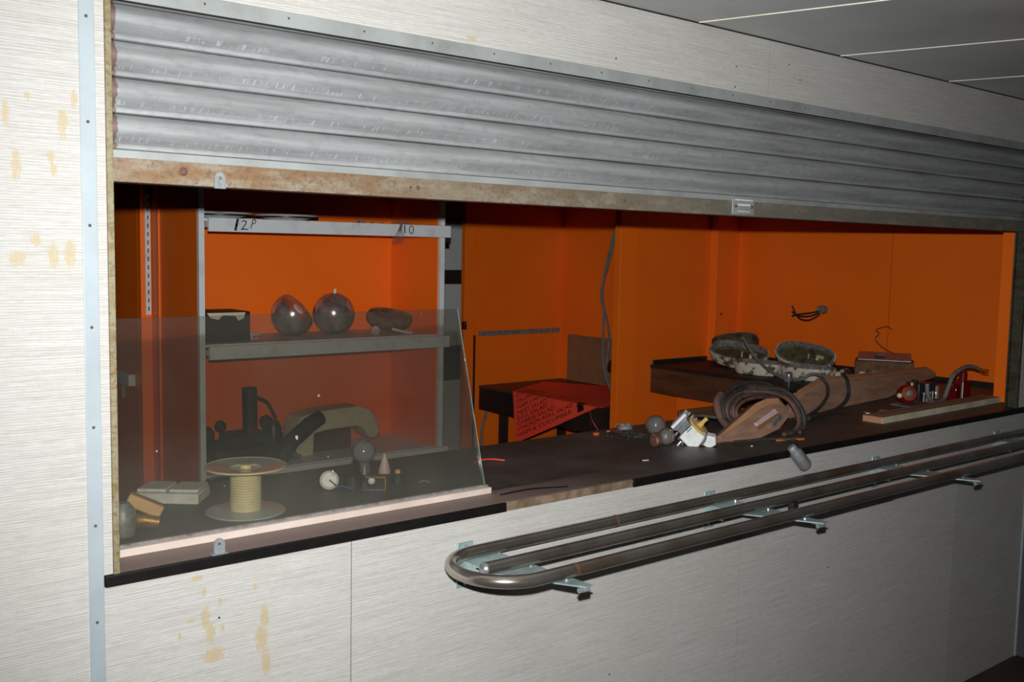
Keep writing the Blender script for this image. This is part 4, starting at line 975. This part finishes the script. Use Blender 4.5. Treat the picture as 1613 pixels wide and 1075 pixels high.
cable('flex', [(3.30, 0.425, 1.140), (3.298, 0.395, 1.115), (3.258, 0.366, 1.077), (3.167, 0.342, 1.042), (3.06, 0.315, ZT + 0.009), (2.98, 0.30, ZT + 0.008)], 0.0062, 'cable_black', 'nearer black flex curving down across face of the long board')
cable('flex', [(3.50, 0.455, 1.135), (3.450, 0.405, 1.117), (3.405, 0.372, 1.064), (3.30, 0.345, ZT + 0.013), (3.17, 0.32, ZT + 0.009), (3.03, 0.285, ZT + 0.0085)], 0.0072, 'cable_black', 'further black flex hanging off board top down to the counter')
cable('grey_flex', [(3.90, 1.260, 1.200), (3.90, 1.213, 1.145), (3.895, 1.152, 1.092), (3.87, 1.064, 1.056), (3.86, 0.965, 1.034), (3.86, 0.898, 1.042), (3.87, 0.850, 1.070), (3.87, 0.768, 1.067), (3.86, 0.69, 1.060), (3.80, 0.62, 1.090), (3.66, 0.54, 1.135), (3.52, 0.475, 1.145)], 0.0075, 'cable_grey', 'grey flex draped over front of the white oval lights')

# bulkhead lights
def bulkhead(label, c, nrm_, long_, la, sb_, dep, open_=True, group='oval bulkhead lights on the return counter'):
    c = V(c); n_ = V(nrm_).normalized(); u = V(long_); u = (u - n_ * u.dot(n_)).normalized(); v = n_.cross(u)
    b = thing('bulkhead_light', label, 'light', tuple(c), group)
    def ringp(a_, b_, h):
        out = []
        for k in range(40):
            q = 2 * PI * k / 40; cq, sq = math.cos(q), math.sin(q); e = 0.75
            out.append(c + u * (a_ * math.copysign(abs(cq) ** e, cq)) + v * (b_ * math.copysign(abs(sq) ** e, sq)) + n_ * h)
        return out
    def shell(levels, name, m, cap0=False, cap1=False):
        vs = []; fs = []
        for l_ in levels: vs += ringp(*l_)
        for i in range(len(levels) - 1):
            for k in range(40):
                m_ = (k + 1) % 40; fs.append((i * 40 + k, i * 40 + m_, (i + 1) * 40 + m_, (i + 1) * 40 + k))
        if cap0: fs.append(tuple(range(40))[::-1])
        if cap1: fs.append(tuple(range((len(levels) - 1) * 40, len(levels) * 40)))
        return MB().add(vs, fs).build(name, m, b)
    shell([(la * .93, sb_ * .93, -dep), (la * .97, sb_ * .97, -dep * .9), (la, sb_, -dep * .3), (la * 1.03, sb_ * 1.04, -dep * .28), (la * 1.03, sb_ * 1.04, 0), (la * .95, sb_ * .93, 0.001)], 'housing', M['white_grimy' if open_ else 'grime'], cap0=True)
    shell([(la * .99, sb_ * .98, 0.0012), (la * .99, sb_ * .98, 0.006), (la * .92, sb_ * .89, 0.006), (la * .90, sb_ * .86, 0.0), (la * .86, sb_ * .82, -dep * .7)], 'gasket', M['gasket'])
    if open_:
        shell([(la * .88, sb_ * .83, -dep * .45), (la * .80, sb_ * .74, -dep * .68)], 'interior', M['grime'], cap1=True)
        MB().tube([c - n_ * dep * .6 + u * la * .1, c + n_ * 0.001 + u * la * .12], 0.0035, 6).build('pin', M['white_metal'], b)
        MB().tube([c - n_ * dep * .6 + u * la * .4, c - n_ * 0.012 + u * la * .42 + v * .01, c - n_ * 0.005 + u * la * .6], 0.009, 8).build('lamp_holder', M['cream_grey'], b)
    return b
bulkhead('white oval light base lying level, second from the front', (4.00, 1.235, ZT + 0.058), (0, 0, 1), (0.15, -1, 0), 0.118, 0.075, 0.056)
bulkhead('white oval light base lying level at the front', (4.04, 0.985, ZT + 0.058), (0, 0, 1), (0.1, -1, 0), 0.125, 0.078, 0.056)
bulkhead('open oval light tilted towards the room on rear base', (4.13, 1.46, ZT + 0.086), (-0.38, -0.22, 0.90), (0.25, -1, -0.12), 0.15, 0.085, 0.055)
bulkhead('open oval light propped upright against orange end wall', (4.20, 1.115, ZT + 0.098), (-0.62, -0.38, 0.68), (0.3, -1, 0.0), 0.140, 0.068, 0.045)
bulkhead('dark backed oval light in the far corner of return counter', (4.30, 1.62, ZT + 0.12), (0.4, 0.3, 0.7), (0.3, -1, 0), 0.12, 0.07, 0.06, False)

# battered tin box and scraps beside it
tb = thing('tin_box', 'rusty brown box with grey metal lid on return counter', 'box', (4.30, 0.78, ZT))
ub = V((0.50, -0.86, 0)).normalized(); vb = V((0.86, 0.50, 0)).normalized()
cB = V((4.36, 0.79, ZT + 0.052))
MB().obox(cB, ub * 0.130, vb * 0.080, V((0, 0, 0.040))).build('box_body', M['rust_block'], tb, 0.006)
MB().obox(cB + V((0, 0, 0.055)) + vb * 0.01, ub * 0.118, vb * 0.085 + V((0, 0, 0.010)), V((0, 0, 0.004))).build('lid', M['silver_card'], tb, 0.003)
MB().lathe([(0.001, 0.01), (0.02, 0.008), (0.026, 0)], cB + V((0, 0, 0.060)) - ub * 0.02, (0, 0, 1), 16).build('boss', M['silver_card'], tb)
for k, (x, y, s_) in enumerate(((4.14, 0.87, 0.030), (4.20, 0.77, 0.036), (4.15, 0.80, 0.024))):
    t_ = thing('switch_scrap', ('small white broken switch part behind the tin box', 'white broken switch part leaning before the tin box', 'smallest white switch part between the two larger scraps')[k], 'scrap', (x, y, ZT))
    MB().obox((x, y, ZT + s_ * 0.75), (s_, 0, 0.002), (0, s_ * 0.8, 0), (0, 0, s_ * 0.7)).build('part_body', M['white_grimy'], t_, 0.004)
    MB().lathe([(0.0005, 0.004), (s_ * 0.3, 0.003), (s_ * 0.35, 0)], (x, y, ZT + s_ * 1.45), (0, 0, 1), 10).build('button', M['black'], t_)
cable('thin_wire', [(4.40, 0.76, ZT + 0.122), (4.36, 0.80, ZT + 0.15), (4.34, 0.83, ZT + 0.19), (4.36, 0.825, ZT + 0.215), (4.345, 0.83, ZT + 0.235), (4.38, 0.80, ZT + 0.25), (4.41, 0.79, ZT + 0.235)], 0.0014, 'nickel', 'thin springy wire rising above the tin box', 'wire')
wh = thing('wall_outlet', 'grey pipe stub with black wires poking from end wall', 'pipe', (4.52, 1.25, 1.31))
MB().lathe([(0.001, 0), (0.022, 0), (0.020, 0.04), (0.014, 0.045), (0.001, 0.03)], (4.5365, 1.245, 1.318), (-1, -0.1, 0.1), 16).build('pipe_stub', M['cable_grey'], wh)
ww = MB()
for dz in (0, 0.008, -0.01):
    ww.tube([V((4.50, 1.245, 1.305 + dz)), V((4.46, 1.28, 1.285 + dz * 2)), V((4.44, 1.33, 1.285 + dz)), V((4.43, 1.365, 1.305 - dz * 3))], 0.0045, 6, smooth=4)
ww.build('black_wires', M['black'], wh)

# motor with clear red housing, and its thick grey cable
mo = thing('small_motor', 'small motor with red clear cover and copper coil', 'motor', (3.72, 0.28, ZT))
cm = V((3.70, 0.285, ZT + 0.045))
MB().obox((3.74, 0.27, ZT + 0.003), (0.115, -0.01, 0), (0.004, 0.045, 0), (0, 0, 0.0028)).build('base_plate', M['steel'], mo, 0.001)
axm = V((-0.62, -0.72, 0.25)).normalized()
MB().lathe([(0.022, -0.03), (0.036, -0.03), (0.039, 0.0), (0.036, 0.010), (0.024, 0.010)], cm - V((0.02, 0, 0)), axm, 28, closed=True).build('rotor_cover', M['red_clear'], mo)
MB().lathe([(0.012, 0.012), (0.028, 0.013), (0.028, 0.019), (0.012, 0.02)], cm - V((0.02, 0, 0)), axm, 24, closed=True).build('copper_ring', M['copper'], mo)
MB().lathe([(0.001, 0.01), (0.014, 0.012), (0.012, 0.026), (0.001, 0.028)], cm - V((0.02, 0, 0)), axm, 18).build('hub', M['silver_card'], mo)
MB().lathe([(0.001, -0.02), (0.023, -0.02), (0.024, 0.006), (0.014, 0.009)], cm - V((0.02, 0, 0)), axm, 24).build('clear_disc', M['clear_plastic'], mo)
MB().obox(cm + V((0.075, 0.0, 0.004)), (0.045, -0.01, 0), (0, 0.03, 0), (0, 0, 0.036)).build('gear_case', M['black'], mo, 0.004)
for k in range(4):
    MB().lathe([(0.004, 0), (0.004, 0.03), (0.007, 0.031), (0.007, 0.036), (0.0005, 0.037)], cm + V((0.035 + 0.022 * k, -0.038, -0.03)), (0, 0, 1), 10).build('pillar', M['steel'], mo)
MB().lathe([(0.012, 0), (0.012, 0.045), (0.010, 0.048), (0.0005, 0.048)], cm + V((0.142, -0.03, -0.025)), (0, 0, 1), 16).build('capacitor', M['clear_plastic'], mo)
MB().lathe([(0.001, 0), (0.008, 0), (0.010, 0.012), (0.005, 0.02), (0.0005, 0.021)], cm + V((-0.075, 0.0, -0.002)), (-0.9, -0.35, 0.1), 14).build('end_knob', M['cream'], mo)
MB().lathe([(0.001, 0), (0.006, 0), (0.006, 0.012), (0.0005, 0.013)], cm + V((-0.012, -0.012, 0.034)), (0, 0, 1), 10).build('yellow_cap', M['yellow_plastic'], mo)
MB().obox(cm + V((0.03, 0, 0.045)), (0.01, 0, 0), (0, 0.01, 0), (0, 0, 0.008)).build('black_cap', M['black'], mo, 0.002)
gc = thing('grey_mains_cable', 'thick grey cable curling up right of small motor', 'cable', (3.95, 0.25, ZT))
gp = [(3.705, 0.22, 1.110), (3.702, 0.215, 1.074), (3.724, 0.212, 1.046), (3.775, 0.212, 1.0325), (3.832, 0.215, 1.046), (3.861, 0.215, 1.088), (3.901, 0.215, 1.136), (3.985, 0.215, 1.159), (4.045, 0.215, 1.158), (4.085, 0.21, 1.148)]
MB().tube([V(p) for p in gp], 0.0085, 12, smooth=6).build('sheath', M['cable_grey'], gc)
MB().tube([(4.083, 0.211, 1.151), (4.13, 0.208, 1.141), (4.165, 0.206, 1.139)], 0.0026, 6).build('bare_wire', M['copper'], gc)
MB().tube([(4.083, 0.210, 1.144), (4.13, 0.206, 1.128), (4.160, 0.204, 1.124)], 0.0026, 6).build('bare_wire', M['copper'], gc)
rb = thing('red_connector', 'dark red translucent connector right of grey cable', 'connector', (4.09, 0.23, ZT))
MB().box(3.985, 4.030, 0.245, 0.285, ZT, ZT + 0.060).build('cup', M['red_clear'], rb, 0.003)
MB().box(4.032, 4.095, 0.24, 0.285, ZT, ZT + 0.075).build('cup', M['red_plastic'], rb, 0.003)
MB().lathe([(0.016, 0.062), (0.016, 0.095), (0.012, 0.100), (0.0005, 0.101)], (4.068, 0.262, ZT + 0.013), (0, 0, 1), 18).build('tower', M['red_plastic'], rb)
MB().box(4.0302, 4.0318, 0.2405, 0.244, ZT, ZT + 0.072).build('seam', M['white_plastic'], rb)

# laminate faced wooden strip along the edge
st = thing('wooden_strip', 'laminate faced wooden strip lying along right counter edge', 'strip', (3.67, 0.14, ZT))
A_ = V((3.195, 0.102, ZT)); B_ = V((4.095, 0.118, ZT)); dirx = (B_ - A_).normalized(); perp = V((-dirx.y, dirx.x, 0))
MB().prism([A_ + dirx * .001, B_, B_ + perp * 0.075, A_ + perp * 0.075 + dirx * .001], (0, 0, 0.019)).build('wood_core', M['board_edge'], st)
MB().prism([A_ - perp * 0.0022, B_ - perp * 0.0022, B_ - perp * 0.0002, A_ - perp * 0.0002], (0, 0, 0.0222)).build('laminate_face', M['cream_grey'], st)
MB().prism([A_ + V((0, 0, .0192)), B_ + V((0, 0, .0192)), B_ + perp * 0.075 + V((0, 0, .0192)), A_ + perp * 0.075 + V((0, 0, .0192))], (0, 0, 0.003)).build('laminate_top', M['board'], st)
MB().prism([A_ + perp * 0.03 + V((0, 0, .0223)), B_ + perp * 0.03 + V((0, 0, .0223)), B_ + perp * 0.045 + V((0, 0, .0223)), A_ + perp * 0.045 + V((0, 0, .0223))], (0, 0, 0.002)).build('raised_bead', M['brown_panel'], st)
chip('foil_scrap', 3.45, 0.25, 0.06, 0.03, 0.004, 'steel', 'crumpled bit of foil between board and wooden strip', 'foil', 0.3)
chip('foil_scrap', 3.36, 0.262, 0.035, 0.02, 0.004, 'steel', 'smaller foil crumb left of the crumpled foil', 'foil', 0.9)
ob_ = thing('orange_piece', 'brown board painted as the shaded orange panel behind white switch', 'panel', (2.7, 0.52, 0.95))
MB().box(2.575, 2.90, 0.48, 0.492, ZT, ZT + 0.048).build('shaded_panel', M['brown_side'], ob_, 0.001)  # dark colour stands in for the orange panel lying in the counter's shadow
MB().lathe([(0.001, -0.006), (0.009, -0.005), (0.011, 0.0)], (2.60, 0.4795, ZT + 0.037), (0, 1, 0), 14).build('stud', M['black'], ob_)

# clear lamp resting on the rail, leaning on the counter edge
jl = thing('tubular_lamp', 'cloudy clear tubular lamp leaning from counter edge onto rail', 'lamp', (2.53, -0.04, 0.957))
ptop = V((2.512, -0.020, ZT + 0.004)); pbot = V((2.548, -0.044, 0.972)); dj = (pbot - ptop).normalized()
ptop = pbot - dj * 0.082
Lj = 0.080
MB().lathe([(0.008, 0.012), (0.016, 0.018), (0.0205, 0.024), (0.0205, Lj - 0.008), (0.017, Lj - 0.001), (0.0005, Lj)], ptop, dj, 28).build('glass_envelope', M['clear_plastic'], jl)
MB().lathe([(0.0005, -0.001), (0.012, 0.0), (0.0135, 0.004), (0.0135, 0.016), (0.010, 0.018)], ptop, dj, 20).build('cap', M['lug'], jl)
dd, uu, vv2 = frame_of(dj); fm = MB()
for k in range(9):
    q = 2 * PI * k / 9; c = ptop + dj * (Lj - 0.014) + uu * 0.012 * math.cos(q) + vv2 * 0.012 * math.sin(q)
    fm.tube([c + dj * 0.004, c - dj * (0.008 + 0.008 * (k % 2))], 0.003, 6)
fm.build('burnt_electrodes', M['rust_block'], jl)
MB().lathe([(0.009, 0.02), (0.012, 0.03), (0.012, Lj - 0.026), (0.0005, Lj - 0.024)], ptop, dj, 18).build('inner_tube', M['lug'], jl)

bpy.context.view_layer.update()
